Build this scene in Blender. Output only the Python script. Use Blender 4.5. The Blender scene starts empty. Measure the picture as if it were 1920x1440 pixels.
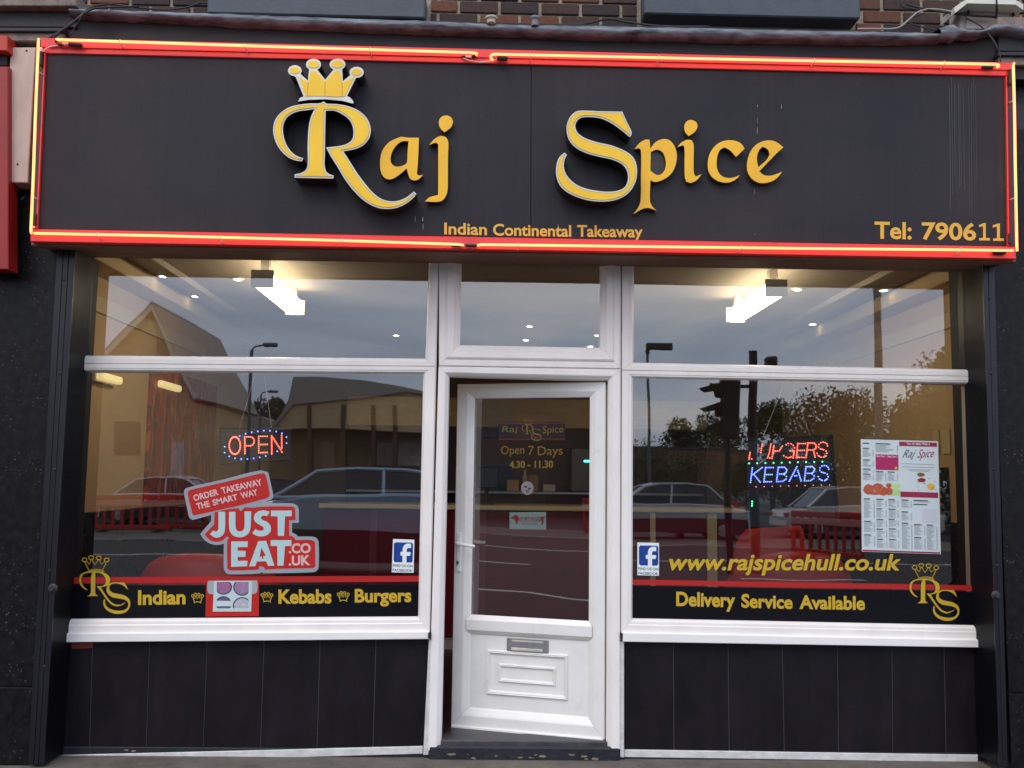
import bpy, math, random
from mathutils import Vector, Matrix
from mathutils.geometry import tessellate_polygon
random.seed(7)
sc = bpy.context.scene
COL = sc.collection
R = math.radians

# ------------------------------------------------------------------ camera
EYE = Vector((0.0, -5.25, 1.55))
F = 1760.0                                   # focal length in pixels of the 1920 px wide photograph
def axes(p, y, r):
    f = Vector((math.sin(y)*math.cos(p), math.cos(y)*math.cos(p), math.sin(p)))
    rt = Vector((math.cos(y), -math.sin(y), 0)); up = rt.cross(f)
    return f, rt*math.cos(r)+up*math.sin(r), up*math.cos(r)-rt*math.sin(r)
FW, RT, UP = axes(R(5.747), R(1.270), R(0.764))
cam = bpy.data.cameras.new('camera'); camo = bpy.data.objects.new('camera', cam); COL.objects.link(camo)
cam.sensor_width = 36; cam.lens = 36*F/1920; cam.clip_start = .05; cam.clip_end = 2000
camo.matrix_world = Matrix(((RT.x, UP.x, -FW.x, EYE.x), (RT.y, UP.y, -FW.y, EYE.y), (RT.z, UP.z, -FW.z, EYE.z), (0, 0, 0, 1)))
sc.camera = camo

# ------------------------------------------------------------------ sky, sun, exposure
SUN_EL, SUN_AZ = 48, 205
w = bpy.data.worlds.new('World'); sc.world = w; w.use_nodes = True
nt = w.node_tree; nt.nodes.clear(); N = nt.nodes.new; L = nt.links.new
out = N('ShaderNodeOutputWorld'); bg = N('ShaderNodeBackground'); L(bg.outputs[0], out.inputs[0])
sky = N('ShaderNodeTexSky'); sky.sky_type = 'NISHITA'; sky.sun_disc = False
sky.sun_elevation = R(SUN_EL); sky.sun_rotation = R(SUN_AZ); sky.altitude = 10; sky.air_density = 1.2; sky.dust_density = 2
tc = N('ShaderNodeTexCoord'); mp = N('ShaderNodeMapping'); mp.inputs['Scale'].default_value = (1.0, 1.0, 3.4)
L(tc.outputs['Generated'], mp.inputs[0])
nz = N('ShaderNodeTexNoise'); nz.inputs['Scale'].default_value = 2.1; nz.inputs['Detail'].default_value = 9; nz.inputs['Roughness'].default_value = .56
nz.inputs['Distortion'].default_value = .5; L(mp.outputs[0], nz.inputs['Vector'])
cr = N('ShaderNodeValToRGB'); L(nz.outputs[0], cr.inputs[0])
e = cr.color_ramp.elements
e[0].position = .28; e[0].color = (5.0, 6.1, 8.3, 1); e[1].position = .72; e[1].color = (15.5, 15.0, 14.4, 1)
m_ = e.new(.5); m_.color = (8.0, 9.3, 11.6, 1)
mx = N('ShaderNodeMixRGB'); mx.inputs[0].default_value = .86
L(sky.outputs[0], mx.inputs[1]); L(cr.outputs[0], mx.inputs[2]); L(mx.outputs[0], bg.inputs[0])
bg.inputs[1].default_value = .12
sl = bpy.data.lights.new('sun', 'SUN'); sl.energy = .9; sl.angle = R(30); sl.color = (1, .90, .78)
so = bpy.data.objects.new('sun', sl); COL.objects.link(so)
# sun stands behind the camera, high on the left
sd = Vector((math.sin(R(SUN_AZ))*math.cos(R(SUN_EL)), math.cos(R(SUN_AZ))*math.cos(R(SUN_EL)), math.sin(R(SUN_EL))))
so.rotation_euler = sd.to_track_quat('Z', 'Y').to_euler(); so.location = (0, -20, 30)
vs = sc.view_settings; vs.view_transform = 'Standard'; vs.look = 'None'; vs.gamma = 1; vs.exposure = 0.34
sc.cycles.max_bounces = 8; sc.cycles.transparent_max_bounces = 12; sc.cycles.sample_clamp_indirect = 5; sc.cycles.use_denoising = True

# ------------------------------------------------------------------ placing helpers
def ray(px, py):
    return FW + RT*((px-960)/F) + UP*((720-py)/F)
def at(px, py, Y):
    d = ray(px, py); return EYE + d*((Y-EYE.y)/d.y)
def atz(px, py, Z):
    d = ray(px, py); return EYE + d*((Z-EYE.z)/d.z)
class Pl:
    """a flat face of something in the place: origin, two axes in it, and the way it faces"""
    def __init__(s, o, u, v=Vector((0, 0, 1))):
        s.o = Vector(o); s.u = Vector(u).normalized(); s.v = Vector(v); s.n = s.u.cross(s.v).normalized()
    def hit(s, px, py):
        d = ray(px, py); return EYE + d*((s.o-EYE).dot(s.n)/d.dot(s.n))
    def uv(s, px, py):
        h = s.hit(px, py)-s.o; return (h.dot(s.u), h.dot(s.v))
    def w(s, u, v, n=0):
        return s.o + s.u*u + s.v*v + s.n*n
def YP(Y): return Pl((0, Y, 0), (1, 0, 0))
def mirror(px, py, Y):
    """a point across the street that the shop glass (the plane y = 0) mirrors at this direction, Y metres from the glass"""
    p = at(px, py, Y); return Vector((p.x, -p.y, p.z))

# ------------------------------------------------------------------ materials
def S(*c):
    return tuple((x/255/12.92 if x/255 <= .04045 else ((x/255+.055)/1.055)**2.4) for x in c)
MATS = {}
def mat(name, col, rough=.5, metal=0, var=.0, scale=6, stretch=(1, 1, 1), bump=0, bscale=60, spec=.5, coat=0, emit=None, estr=0, col2=None):
    if name in MATS: return MATS[name]
    m = bpy.data.materials.new(name); m.use_nodes = True; t = m.node_tree; b = t.nodes['Principled BSDF']
    b.inputs['Base Color'].default_value = (*col, 1); b.inputs['Roughness'].default_value = rough; b.inputs['Metallic'].default_value = metal
    b.inputs['Specular IOR Level'].default_value = spec; b.inputs['Coat Weight'].default_value = coat
    if emit: b.inputs['Emission Color'].default_value = (*emit, 1); b.inputs['Emission Strength'].default_value = estr
    if var or bump or col2:
        c = t.nodes.new('ShaderNodeTexCoord'); mp = t.nodes.new('ShaderNodeMapping'); mp.inputs['Scale'].default_value = stretch
        t.links.new(c.outputs['Object'], mp.inputs[0])
        n = t.nodes.new('ShaderNodeTexNoise'); n.inputs['Scale'].default_value = scale; n.inputs['Detail'].default_value = 8; n.inputs['Roughness'].default_value = .62
        t.links.new(mp.outputs[0], n.inputs['Vector'])
        if var or col2:
            r = t.nodes.new('ShaderNodeValToRGB'); t.links.new(n.outputs[0], r.inputs[0])
            r.color_ramp.elements[0].position = .3; r.color_ramp.elements[1].position = .72
            a = tuple(x*(1-var) for x in col); z = col2 if col2 else tuple(min(1, x*(1+var)) for x in col)
            r.color_ramp.elements[0].color = (*a, 1); r.color_ramp.elements[1].color = (*z, 1)
            t.links.new(r.outputs[0], b.inputs['Base Color'])
            q = t.nodes.new('ShaderNodeMath'); q.operation = 'MULTIPLY_ADD'; q.inputs[1].default_value = .25; q.inputs[2].default_value = max(0, rough-.12)
            t.links.new(n.outputs[0], q.inputs[0]); t.links.new(q.outputs[0], b.inputs['Roughness'])
        if bump:
            n2 = t.nodes.new('ShaderNodeTexNoise'); n2.inputs['Scale'].default_value = bscale; n2.inputs['Detail'].default_value = 6
            t.links.new(mp.outputs[0], n2.inputs['Vector'])
            bp = t.nodes.new('ShaderNodeBump'); bp.inputs['Strength'].default_value = bump; bp.inputs['Distance'].default_value = .01
            t.links.new(n2.outputs[0], bp.inputs['Height']); t.links.new(bp.outputs[0], b.inputs['Normal'])
    MATS[name] = m; return m
def node_mat(name):
    m = bpy.data.materials.new(name); m.use_nodes = True; MATS[name] = m
    return m, m.node_tree, m.node_tree.nodes['Principled BSDF'], m.node_tree.nodes.new, m.node_tree.links.new

UPVC = mat('white_upvc', S(236, 230, 225), .33, var=.06, scale=6, stretch=(1, 1, .5), bump=.03, bscale=30)
UPVCD = mat('white_upvc_door', S(232, 229, 225), .3, var=.05, scale=6, bump=.03, bscale=30)
SILLW = mat('sill_white', S(238, 234, 232), .36, var=.06, scale=4, stretch=(.5, 1, 4))
GASKET = mat('black_gasket', S(22, 21, 24), .6)
RED = mat('red_gloss_board', S(226, 58, 54), .3, var=.10, scale=3, stretch=(.4, 1, 6))
REDS = mat('dark_sign_edge', S(58, 18, 22), .3)
SOFFIT = mat('stained_soffit_timber', S(112, 76, 58), .6, var=.45, scale=5, stretch=(.25, 3, 6), bump=.2, bscale=30)
DARKBOARD = mat('dark_recess_board', S(27, 17, 19), .65, var=.4, scale=3, stretch=(.4, 1, 4))
YEL = mat('yellow_acrylic', S(250, 196, 28), .3, var=.10, scale=4)
YEL2 = mat('amber_flat_letter', S(246, 184, 26), .42, var=.10, scale=4)
YEDGE = mat('amber_letter_edge', S(120, 74, 20), .5)
SILVER = mat('silver_letter_trim', S(206, 202, 192), .35, metal=.25, var=.14, scale=9)
RETURN = mat('black_letter_return', S(38, 30, 30), .4, var=.3, scale=8)
TAGY = mat('ochre_vinyl', S(226, 172, 58), .5, var=.04)
GOLD = mat('gold_window_vinyl', S(200, 164, 48), .4, spec=.3, var=.06, scale=12)
GOLDE = mat('black_vinyl_outline', S(26, 20, 12), .5)
BLACKV = mat('black_window_vinyl', S(14, 14, 20), .12, spec=.5)
REDV = mat('red_window_vinyl', S(178, 36, 34), .3)
NEON = mat('lit_neon_glass', (1, .3, .1), .2, emit=(1, .235, .075), estr=2.7)
CAP = mat('rubber_cap', S(30, 24, 26), .5)
CLIP = mat('clear_tube_clip', S(240, 190, 180), .2)
WIREP = mat('pale_wire', S(226, 200, 190), .5)
CABLE = mat('black_cable', S(28, 27, 30), .55)
GREYCABLE = mat('weathered_grey_cable', S(150, 142, 134), .6)
MORTAR = mat('mortar', S(150, 138, 118), .9, var=.35, scale=30, bump=.4, bscale=90)
CONC = mat('painted_grey_sill', S(70, 75, 84), .6, var=.25, scale=8, bump=.15)
LEAD = mat('weathered_lead', S(46, 52, 62), .6, metal=.2, var=.35, scale=9, stretch=(.7, 1, 3), bump=.6, bscale=18, col2=S(140, 146, 154))
STONE = mat('weathered_pale_stone', S(126, 112, 104), .85, var=.45, scale=14, bump=.5, bscale=40)
DARKSTONE = mat('dark_painted_stone', S(40, 38, 42), .6, var=.3, scale=6, bump=.2)
SHUT = mat('dark_shutter_metal', S(17, 17, 25), .36, var=.25, scale=4, stretch=(2, 2, .4))
PLINTH = mat('blue_black_painted_plinth', S(27, 27, 36), .6, var=.35, scale=9, bump=.4, bscale=40)
ALU = mat('white_aluminium_trim', S(206, 204, 202), .4, var=.18, scale=14, stretch=(1, 1, 2))
STEEL = mat('brushed_steel', S(158, 158, 160), .32, metal=.6, var=.1, scale=20, stretch=(6, 1, 1))
CEIL = mat('ceiling_paint', S(170, 162, 152), .8, var=.04)
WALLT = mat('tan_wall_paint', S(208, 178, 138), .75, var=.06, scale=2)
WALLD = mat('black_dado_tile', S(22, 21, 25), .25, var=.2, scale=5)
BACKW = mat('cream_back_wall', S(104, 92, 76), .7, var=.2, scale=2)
FLOOR = mat('dark_shop_floor', S(38, 36, 40), .35, var=.2, scale=8)
MAROON = mat('maroon_counter_front', S(110, 18, 30), .6, spec=.15, var=.1, scale=3)
CREAM = mat('cream_worktop', S(214, 196, 150), .35)
LAMPB = mat('white_lamp_body', S(224, 220, 214), .5)
TUBE = mat('lit_diffuser', (1, .95, .85), .4, emit=(1, .82, .54), estr=8.5)
DOWN = mat('lit_downlight_lens', (1, 1, 1), .3, emit=(1, .86, .62), estr=7)
PAPER = mat('white_paper', S(200, 210, 212), .5)
WHITEV = mat('white_print', S(226, 232, 232), .6)
PINKV = mat('pale_pink_print', S(214, 180, 178), .4)
STKGREY = mat('silver_sticker_border', S(150, 154, 162), .4)
STKRED = mat('red_sticker', S(186, 34, 28), .35)
STKWHT = mat('pale_blue_white_sticker', S(176, 204, 206), .4)
BLUE = mat('blue_sticker', S(24, 62, 142), .3, var=.3, scale=14)
NAVY = mat('navy_print', S(40, 46, 70), .6)
GREYP = mat('grey_print', S(150, 156, 160), .7)
DKP = mat('dark_print', S(84, 88, 96), .7)
MAGENTA = mat('magenta_print', S(168, 24, 88), .5)
MARP = mat('maroon_print', S(146, 28, 62), .5)
LEDP = mat('black_led_board', S(20, 19, 24), .35)
LEDR = mat('lit_red_led', (1, .1, .1), .3, emit=(1, .13, .08), estr=3.6)
LEDB = mat('lit_blue_led', (.2, .3, 1), .3, emit=(.12, .20, 1), estr=4.2)
LEDG = mat('lit_green_led', (.2, 1, .5), .3, emit=(.10, .9, .42), estr=3.0)
LEDO = mat('unlit_led', S(60, 62, 66), .2)

# dark fascia laminate: faint vertical rain streaks and pale drips
m, t, b, n_, l_ = node_mat('black_fascia_laminate'); FASCIA = m
c = n_('ShaderNodeTexCoord'); mp = n_('ShaderNodeMapping'); mp.inputs['Scale'].default_value = (22, 1, .35); l_(c.outputs['Object'], mp.inputs[0])
na = n_('ShaderNodeTexNoise'); na.inputs['Scale'].default_value = 1.6; na.inputs['Detail'].default_value = 8; na.inputs['Roughness'].default_value = .7; l_(mp.outputs[0], na.inputs['Vector'])
nb = n_('ShaderNodeTexNoise'); nb.inputs['Scale'].default_value = 1.3; nb.inputs['Detail'].default_value = 4; l_(c.outputs['Object'], nb.inputs['Vector'])
ra = n_('ShaderNodeValToRGB'); l_(na.outputs[0], ra.inputs[0]); ra.color_ramp.elements[0].position = .3; ra.color_ramp.elements[1].position = .75
ra.color_ramp.elements[0].color = (*S(45, 43, 46), 1); ra.color_ramp.elements[1].color = (*S(51, 49, 53), 1)
rb = n_('ShaderNodeValToRGB'); l_(nb.outputs[0], rb.inputs[0]); rb.color_ramp.elements[0].position = .3; rb.color_ramp.elements[1].position = .75; rb.color_ramp.elements[0].color = (.72, .76, .86, 1); rb.color_ramp.elements[1].color = (1.35, 1.26, 1.18, 1)
mm = n_('ShaderNodeMixRGB'); mm.blend_type = 'MULTIPLY'; mm.inputs[0].default_value = 1; l_(ra.outputs[0], mm.inputs[1]); l_(rb.outputs[0], mm.inputs[2])
l_(mm.outputs[0], b.inputs['Base Color']); b.inputs['Roughness'].default_value = .5; b.inputs['Specular IOR Level'].default_value = .16

# polished black granite with pale flecks
m, t, b, n_, l_ = node_mat('black_granite'); GRANITE = m
c = n_('ShaderNodeTexCoord'); v1 = n_('ShaderNodeTexVoronoi'); v1.inputs['Scale'].default_value = 42; l_(c.outputs['Object'], v1.inputs['Vector'])
n1 = n_('ShaderNodeTexNoise'); n1.inputs['Scale'].default_value = 5; n1.inputs['Detail'].default_value = 8; l_(c.outputs['Object'], n1.inputs['Vector'])
r1 = n_('ShaderNodeValToRGB'); r1.color_ramp.elements[0].position = .10; r1.color_ramp.elements[0].color = (1, 1, 1, 1); r1.color_ramp.elements[1].position = .24; r1.color_ramp.elements[1].color = (0, 0, 0, 1)
l_(v1.outputs['Distance'], r1.inputs[0])
r2 = n_('ShaderNodeValToRGB'); r2.color_ramp.elements[0].position = .46; r2.color_ramp.elements[0].color = (0, 0, 0, 1); r2.color_ramp.elements[1].position = .68; r2.color_ramp.elements[1].color = (1, 1, 1, 1)
l_(n1.outputs[0], r2.inputs[0])
mq = n_('ShaderNodeMath'); mq.operation = 'MULTIPLY'; l_(r1.outputs[0], mq.inputs[0]); l_(r2.outputs[0], mq.inputs[1])
n3 = n_('ShaderNodeTexNoise'); n3.inputs['Scale'].default_value = 26; n3.inputs['Detail'].default_value = 6; l_(c.outputs['Object'], n3.inputs['Vector'])
r3 = n_('ShaderNodeValToRGB'); r3.color_ramp.elements[0].position = .35; r3.color_ramp.elements[1].position = .7
r3.color_ramp.elements[0].color = (*S(10, 10, 12), 1); r3.color_ramp.elements[1].color = (*S(28, 25, 25), 1); l_(n3.outputs[0], r3.inputs[0])
mg = n_('ShaderNodeMixRGB'); l_(mq.outputs[0], mg.inputs[0]); l_(r3.outputs[0], mg.inputs[1]); mg.inputs[2].default_value = (*S(96, 90, 86), 1)
l_(mg.outputs[0], b.inputs['Base Color']); b.inputs['Roughness'].default_value = .4; b.inputs['Specular IOR Level'].default_value = .22

# brick: each brick takes its own tone
m, t, b, n_, l_ = node_mat('stock_brick'); BRICK = m
oi = n_('ShaderNodeObjectInfo'); r1 = n_('ShaderNodeValToRGB'); l_(oi.outputs['Random'], r1.inputs[0])
el = r1.color_ramp.elements; el[0].position = 0; el[0].color = (*S(58, 42, 42), 1); el[1].position = 1; el[1].color = (*S(118, 68, 50), 1)
for p_, c_ in ((.3, (50, 39, 41)), (.55, (66, 47, 44)), (.75, (76, 52, 45)), (.88, (100, 64, 44))): el.new(p_).color = (*S(*c_), 1)
c = n_('ShaderNodeTexCoord'); n1 = n_('ShaderNodeTexNoise'); n1.inputs['Scale'].default_value = 38; n1.inputs['Detail'].default_value = 8
va = n_('ShaderNodeVectorMath'); va.operation = 'ADD'; l_(c.outputs['Object'], va.inputs[0]); l_(oi.outputs['Location'], va.inputs[1]); l_(va.outputs[0], n1.inputs['Vector'])
mr = n_('ShaderNodeMixRGB'); mr.blend_type = 'MULTIPLY'; mr.inputs[0].default_value = .7; l_(r1.outputs[0], mr.inputs[1])
rr = n_('ShaderNodeValToRGB'); rr.color_ramp.elements[0].position = .3; rr.color_ramp.elements[0].color = (.5, .5, .52, 1); rr.color_ramp.elements[1].color = (1.25, 1.2, 1.15, 1); l_(n1.outputs[0], rr.inputs[0])
l_(rr.outputs[0], mr.inputs[2]); l_(mr.outputs[0], b.inputs['Base Color']); b.inputs['Roughness'].default_value = .85
bp = n_('ShaderNodeBump'); bp.inputs['Strength'].default_value = .5; bp.inputs['Distance'].default_value = .008; l_(n1.outputs[0], bp.inputs['Height']); l_(bp.outputs[0], b.inputs['Normal'])

# sealed-unit glazing: clear pane that mirrors about a tenth of the street
def glass(name, k, tint):
    m = bpy.data.materials.new(name); m.use_nodes = True; t = m.node_tree; t.nodes.clear(); n_ = t.nodes.new; l_ = t.links.new
    o = n_('ShaderNodeOutputMaterial'); mi = n_('ShaderNodeMixShader'); tr = n_('ShaderNodeBsdfTransparent'); gl = n_('ShaderNodeBsdfGlossy')
    fr = n_('ShaderNodeFresnel'); fr.inputs[0].default_value = 1.5; mu = n_('ShaderNodeMath'); mu.operation = 'MULTIPLY'; mu.inputs[1].default_value = k; mu.use_clamp = True
    tr.inputs[0].default_value = (*tint, 1); gl.inputs['Roughness'].default_value = .010; gl.inputs[0].default_value = (.98, .99, 1, 1)
    c = n_('ShaderNodeTexCoord'); nz = n_('ShaderNodeTexNoise'); nz.inputs['Scale'].default_value = 1.7; nz.inputs['Detail'].default_value = 1; l_(c.outputs['Object'], nz.inputs['Vector'])
    bp = n_('ShaderNodeBump'); bp.inputs['Strength'].default_value = .05; bp.inputs['Distance'].default_value = .02; l_(nz.outputs[0], bp.inputs['Height']); l_(bp.outputs[0], gl.inputs['Normal'])
    l_(fr.outputs[0], mu.inputs[0]); l_(mu.outputs[0], mi.inputs[0]); l_(tr.outputs[0], mi.inputs[1]); l_(gl.outputs[0], mi.inputs[2]); l_(mi.outputs[0], o.inputs[0])
    MATS[name] = m; return m
GLASS = glass('sealed_unit_glass', 4.2, (.97, .98, .97))

# ------------------------------------------------------------------ objects
def wloc(o):
    v = Vector((0, 0, 0))
    while o is not None: v += o.location; o = o.parent
    return v
def mesh_obj(name, verts, faces, m, parent=None, smooth=False, local=False, loc=None):
    off = Vector((0, 0, 0)) if local else (wloc(parent) if parent else Vector((0, 0, 0)))
    if loc is not None: off = Vector(loc)
    me = bpy.data.meshes.new(name); me.from_pydata([tuple(Vector(v)-off) for v in verts], [], faces); me.validate(); me.update()
    me.materials.append(m)
    if smooth:
        for p in me.polygons: p.use_smooth = True
    o = bpy.data.objects.new(name, me); COL.objects.link(o)
    if parent: o.parent = parent
    if loc is not None and not parent: o.location = loc
    return o
def thing(name, label, cat, loc=(0, 0, 0), group=None):
    o = bpy.data.objects.new(name, None); COL.objects.link(o); o.location = loc; o.empty_display_size = .1
    return tag(o, label, cat, group)
def tag(o, label=None, cat=None, group=None, kind=None):
    if label: o['label'] = label
    if cat: o['category'] = cat
    if group: o['group'] = group
    if kind: o['kind'] = kind
    return o
def lab(o, s): o['label'] = s; return o
class MB:
    def __init__(s): s.v = []; s.f = []
    def add(s, vs, fs):
        k = len(s.v); s.v += [Vector(q) for q in vs]; s.f += [tuple(i+k for i in f) for f in fs]; return s
    def box(s, x0, x1, y0, y1, z0, z1, c=0):
        if x0 > x1: x0, x1 = x1, x0
        if y0 > y1: y0, y1 = y1, y0
        if z0 > z1: z0, z1 = z1, z0
        c = min(c, .45*min(x1-x0, y1-y0, z1-z0))
        if c <= 0:
            return s.add([(x, y, z) for z in (z0, z1) for y in (y0, y1) for x in (x0, x1)],
                         [(0, 2, 3, 1), (4, 5, 7, 6), (0, 1, 5, 4), (2, 6, 7, 3), (0, 4, 6, 2), (1, 3, 7, 5)])
        X = (x0, x1); Y = (y0, y1); Z = (z0, z1); sg = (1, -1); vs = []; idx = {}
        for i in (0, 1):
            for j in (0, 1):
                for k in (0, 1):
                    for a in range(3):      # vertex lying on the face of axis a
                        p = [X[i]+c*sg[i], Y[j]+c*sg[j], Z[k]+c*sg[k]]
                        p[a] = (X[i], Y[j], Z[k])[a]
                        idx[(i, j, k, a)] = len(vs); vs.append(tuple(p))
        fs = []
        for a in range(3):
            o1, o2 = [q for q in range(3) if q != a]
            for sd_ in (0, 1):
                q = []
                for (m1, m2) in ((0, 0), (1, 0), (1, 1), (0, 1)):
                    ijk = [0, 0, 0]; ijk[a] = sd_; ijk[o1] = m1; ijk[o2] = m2; q.append(idx[(*ijk, a)])
                fs.append(tuple(q))
        for a in range(3):                      # bevelled edges along axis a
            o1, o2 = [q for q in range(3) if q != a]
            for m1 in (0, 1):
                for m2 in (0, 1):
                    A = [0, 0, 0]; A[o1] = m1; A[o2] = m2; B = list(A); B[a] = 1
                    fs.append((idx[(*A, o1)], idx[(*B, o1)], idx[(*B, o2)], idx[(*A, o2)]))
        for i in (0, 1):
            for j in (0, 1):
                for k in (0, 1): fs.append(tuple(idx[(i, j, k, a)] for a in range(3)))
        return s.add(vs, fs)
    def quadslab(s, P, th, c=0.0):
        """four corners of a front face (clockwise from top left seen from the street) and its thickness into +y"""
        P = [Vector(p) for p in P]; d = Vector((0, th, 0))
        if c <= 0:
            return s.add(P+[p+d for p in P], [(0, 1, 2, 3), (7, 6, 5, 4), (0, 4, 5, 1), (1, 5, 6, 2), (2, 6, 7, 3), (3, 7, 4, 0)])
        ce = sum(P, Vector())/4; e0 = Vector((0, c, 0)); q = []
        for i in range(4):
            a = (P[(i+1) % 4]-P[i]).normalized(); b_ = (P[i-1]-P[i]).normalized(); q.append(P[i]+(a+b_)*c)
        V_ = q+[p+e0 for p in P]+[p+d for p in P]
        fs = [(0, 1, 2, 3), (11, 10, 9, 8)]
        for i in range(4):
            j = (i+1) % 4; fs += [(i, i+4, j+4, j), (i+4, i+8, j+8, j+4)]
        return s.add(V_, fs)
    def tube(s, path, r, n=8, cap=True):
        path = [Vector(p) for p in path]; k0 = len(s.v); rings = []
        up = Vector((0, 0, 1))
        for i, p in enumerate(path):
            d = (path[min(i+1, len(path)-1)]-path[max(i-1, 0)]).normalized()
            a = d.cross(up if abs(d.dot(up)) < .95 else Vector((0, 1, 0))).normalized(); b_ = d.cross(a)
            rr = r[i] if isinstance(r, (list, tuple)) else r
            rings.append([p+(a*math.cos(2*math.pi*q/n)+b_*math.sin(2*math.pi*q/n))*rr for q in range(n)])
        for g in rings: s.v += g
        for i in range(len(path)-1):
            for q in range(n):
                a0 = k0+i*n+q; a1 = k0+i*n+(q+1) % n; s.f.append((a0, a1, a1+n, a0+n))
        if cap:
            s.f.append(tuple(k0+q for q in reversed(range(n)))); s.f.append(tuple(k0+(len(path)-1)*n+q for q in range(n)))
        return s
    def lathe(s, c, ax, prof, n=16):
        """profile of (distance along axis, radius)"""
        c = Vector(c); ax = Vector(ax).normalized(); a = ax.cross(Vector((0, 0, 1)) if abs(ax.z) < .9 else Vector((1, 0, 0))).normalized(); b_ = ax.cross(a); k0 = len(s.v)
        for h, r in prof:
            s.v += [c+ax*h+(a*math.cos(2*math.pi*q/n)+b_*math.sin(2*math.pi*q/n))*r for q in range(n)]
        for i in range(len(prof)-1):
            for q in range(n):
                a0 = k0+i*n+q; a1 = k0+i*n+(q+1) % n; s.f.append((a0, a1, a1+n, a0+n))
        s.f.append(tuple(k0+q for q in reversed(range(n)))); s.f.append(tuple(k0+(len(prof)-1)*n+q for q in range(n)))
        return s
    def poly(s, pl, outer, holes=(), n0=0, depth=0):
        """flat shape with holes on a plane (n0 towards the viewer), optionally with depth behind it"""
        loops = [ [Vector((p[0], p[1], 0)) for p in lp] for lp in [outer, *holes] ]
        tri = tessellate_polygon(loops); flat = [p for lp in loops for p in lp]; k = len(s.v)
        s.v += [pl.w(p.x, p.y, n0) for p in flat]
        for tr in tri:
            a, b_, c_ = (flat[i] for i in tr)
            s.f.append(tuple(k+i for i in (tr if (b_-a).cross(c_-a).z > 0 else reversed(tr))))
        if depth:
            k2 = len(s.v); s.v += [pl.w(p.x, p.y, n0-depth) for p in flat]; o = 0
            for lp in loops:
                L_ = len(lp)
                for i in range(L_): s.f.append((k+o+i, k+o+(i+1) % L_, k2+o+(i+1) % L_, k2+o+i))
                o += L_
        return s
    def ribbon(s, pl, pts, wd, n0=0, closed=False):
        pts = [Vector((p[0], p[1])) for p in pts]; k = len(s.v); n = len(pts)
        for i, p in enumerate(pts):
            a = pts[(i-1) % n] if closed or i > 0 else p; b_ = pts[(i+1) % n] if closed or i < n-1 else p
            d = (b_-a).normalized(); q = Vector((-d.y, d.x))*wd/2
            s.v += [pl.w(p.x+q.x, p.y+q.y, n0), pl.w(p.x-q.x, p.y-q.y, n0)]
        for i in range(n if closed else n-1):
            j = (i+1) % n; s.f.append((k+2*i, k+2*i+1, k+2*j+1, k+2*j))
        return s
    def build(s, name, m, parent=None, smooth=False, local=False): return mesh_obj(name, s.v, s.f, m, parent, smooth, local)
def smooth_loop(pts, sub=5, corner=48, closed=True):
    """rounds a traced outline with Catmull-Rom arcs and keeps its sharp corners"""
    n = len(pts); P = [Vector((p[0], p[1])) for p in pts]; sharp = []
    for i in range(n):
        a = P[i]-P[i-1]; b_ = P[(i+1) % n]-P[i]
        sharp.append(a.length < 1e-9 or b_.length < 1e-9 or math.degrees(abs(a.angle_signed(b_))) > corner)
    if not closed: sharp[0] = sharp[-1] = True
    o = []
    for i in range(n if closed else n-1):
        p1, p2 = P[i], P[(i+1) % n]
        t1 = (p2-p1) if sharp[i] else (p2-P[i-1])*.5
        t2 = (p2-p1) if sharp[(i+1) % n] else (P[(i+2) % n]-p1)*.5
        if not sharp[i]:
            l1 = (p2-p1).length; t1 = t1.normalized()*l1 if t1.length else t1
        if not sharp[(i+1) % n]:
            l1 = (p2-p1).length; t2 = t2.normalized()*l1 if t2.length else t2
        for k in range(sub):
            t_ = k/sub; h = (2*t_**3-3*t_**2+1, t_**3-2*t_**2+t_, -2*t_**3+3*t_**2, t_**3-t_**2)
            q = p1*h[0]+t1*h[1]+p2*h[2]+t2*h[3]; o.append((q.x, q.y))
    if not closed: o.append((P[-1].x, P[-1].y))
    return o
def area(lp): return sum(lp[i-1][0]*lp[i][1]-lp[i][0]*lp[i-1][1] for i in range(len(lp)))/2
def inset(lp, d):
    """moves a loop to its inside by d (outer loops shrink; pass a negative d to grow)"""
    n = len(lp); sg = 1 if area(lp) > 0 else -1; o = []
    for i in range(n):
        p = Vector(lp[i]); a = (p-Vector(lp[i-1])); b_ = (Vector(lp[(i+1) % n])-p)
        if a.length < 1e-9: a = b_
        if b_.length < 1e-9: b_ = a
        na = Vector((-a.y, a.x)).normalized(); nb_ = Vector((-b_.y, b_.x)).normalized(); q = na+nb_
        if q.length < .2: q = na*2
        k = min(2.0, 2/max(q.length_squared, .01)*1.0); o.append(tuple(p+q*k*d*sg*.5*1.0 if False else p+q.normalized()*d*sg*min(1.6, 1/max(.3, q.length/2))))
    return o
def zoomed(pts, k, ox, oy): return [(ox+p[0]/k, oy+p[1]/k) for p in pts]
def on(pl, pts): return [pl.uv(*p) for p in pts]
TXT = {}
def text_mesh(s, bold=0, shear=0, space=1):
    key = (s, bold, shear, space)
    if key in TXT: return TXT[key]
    cu = bpy.data.curves.new('lettering', 'FONT'); cu.body = s; cu.offset = bold; cu.shear = shear; cu.space_character = space; cu.resolution_u = 4; cu.fill_mode = 'FRONT'
    o = bpy.data.objects.new('lettering', cu); COL.objects.link(o); bpy.context.view_layer.update()
    me = bpy.data.meshes.new_from_object(o.evaluated_get(bpy.context.evaluated_depsgraph_get()))
    v = [(q.co.x, q.co.y) for q in me.vertices]; f = [tuple(p.vertices) for p in me.polygons]
    bpy.data.objects.remove(o); bpy.data.curves.remove(cu); bpy.data.meshes.remove(me); TXT[key] = (v, f); return v, f
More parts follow.
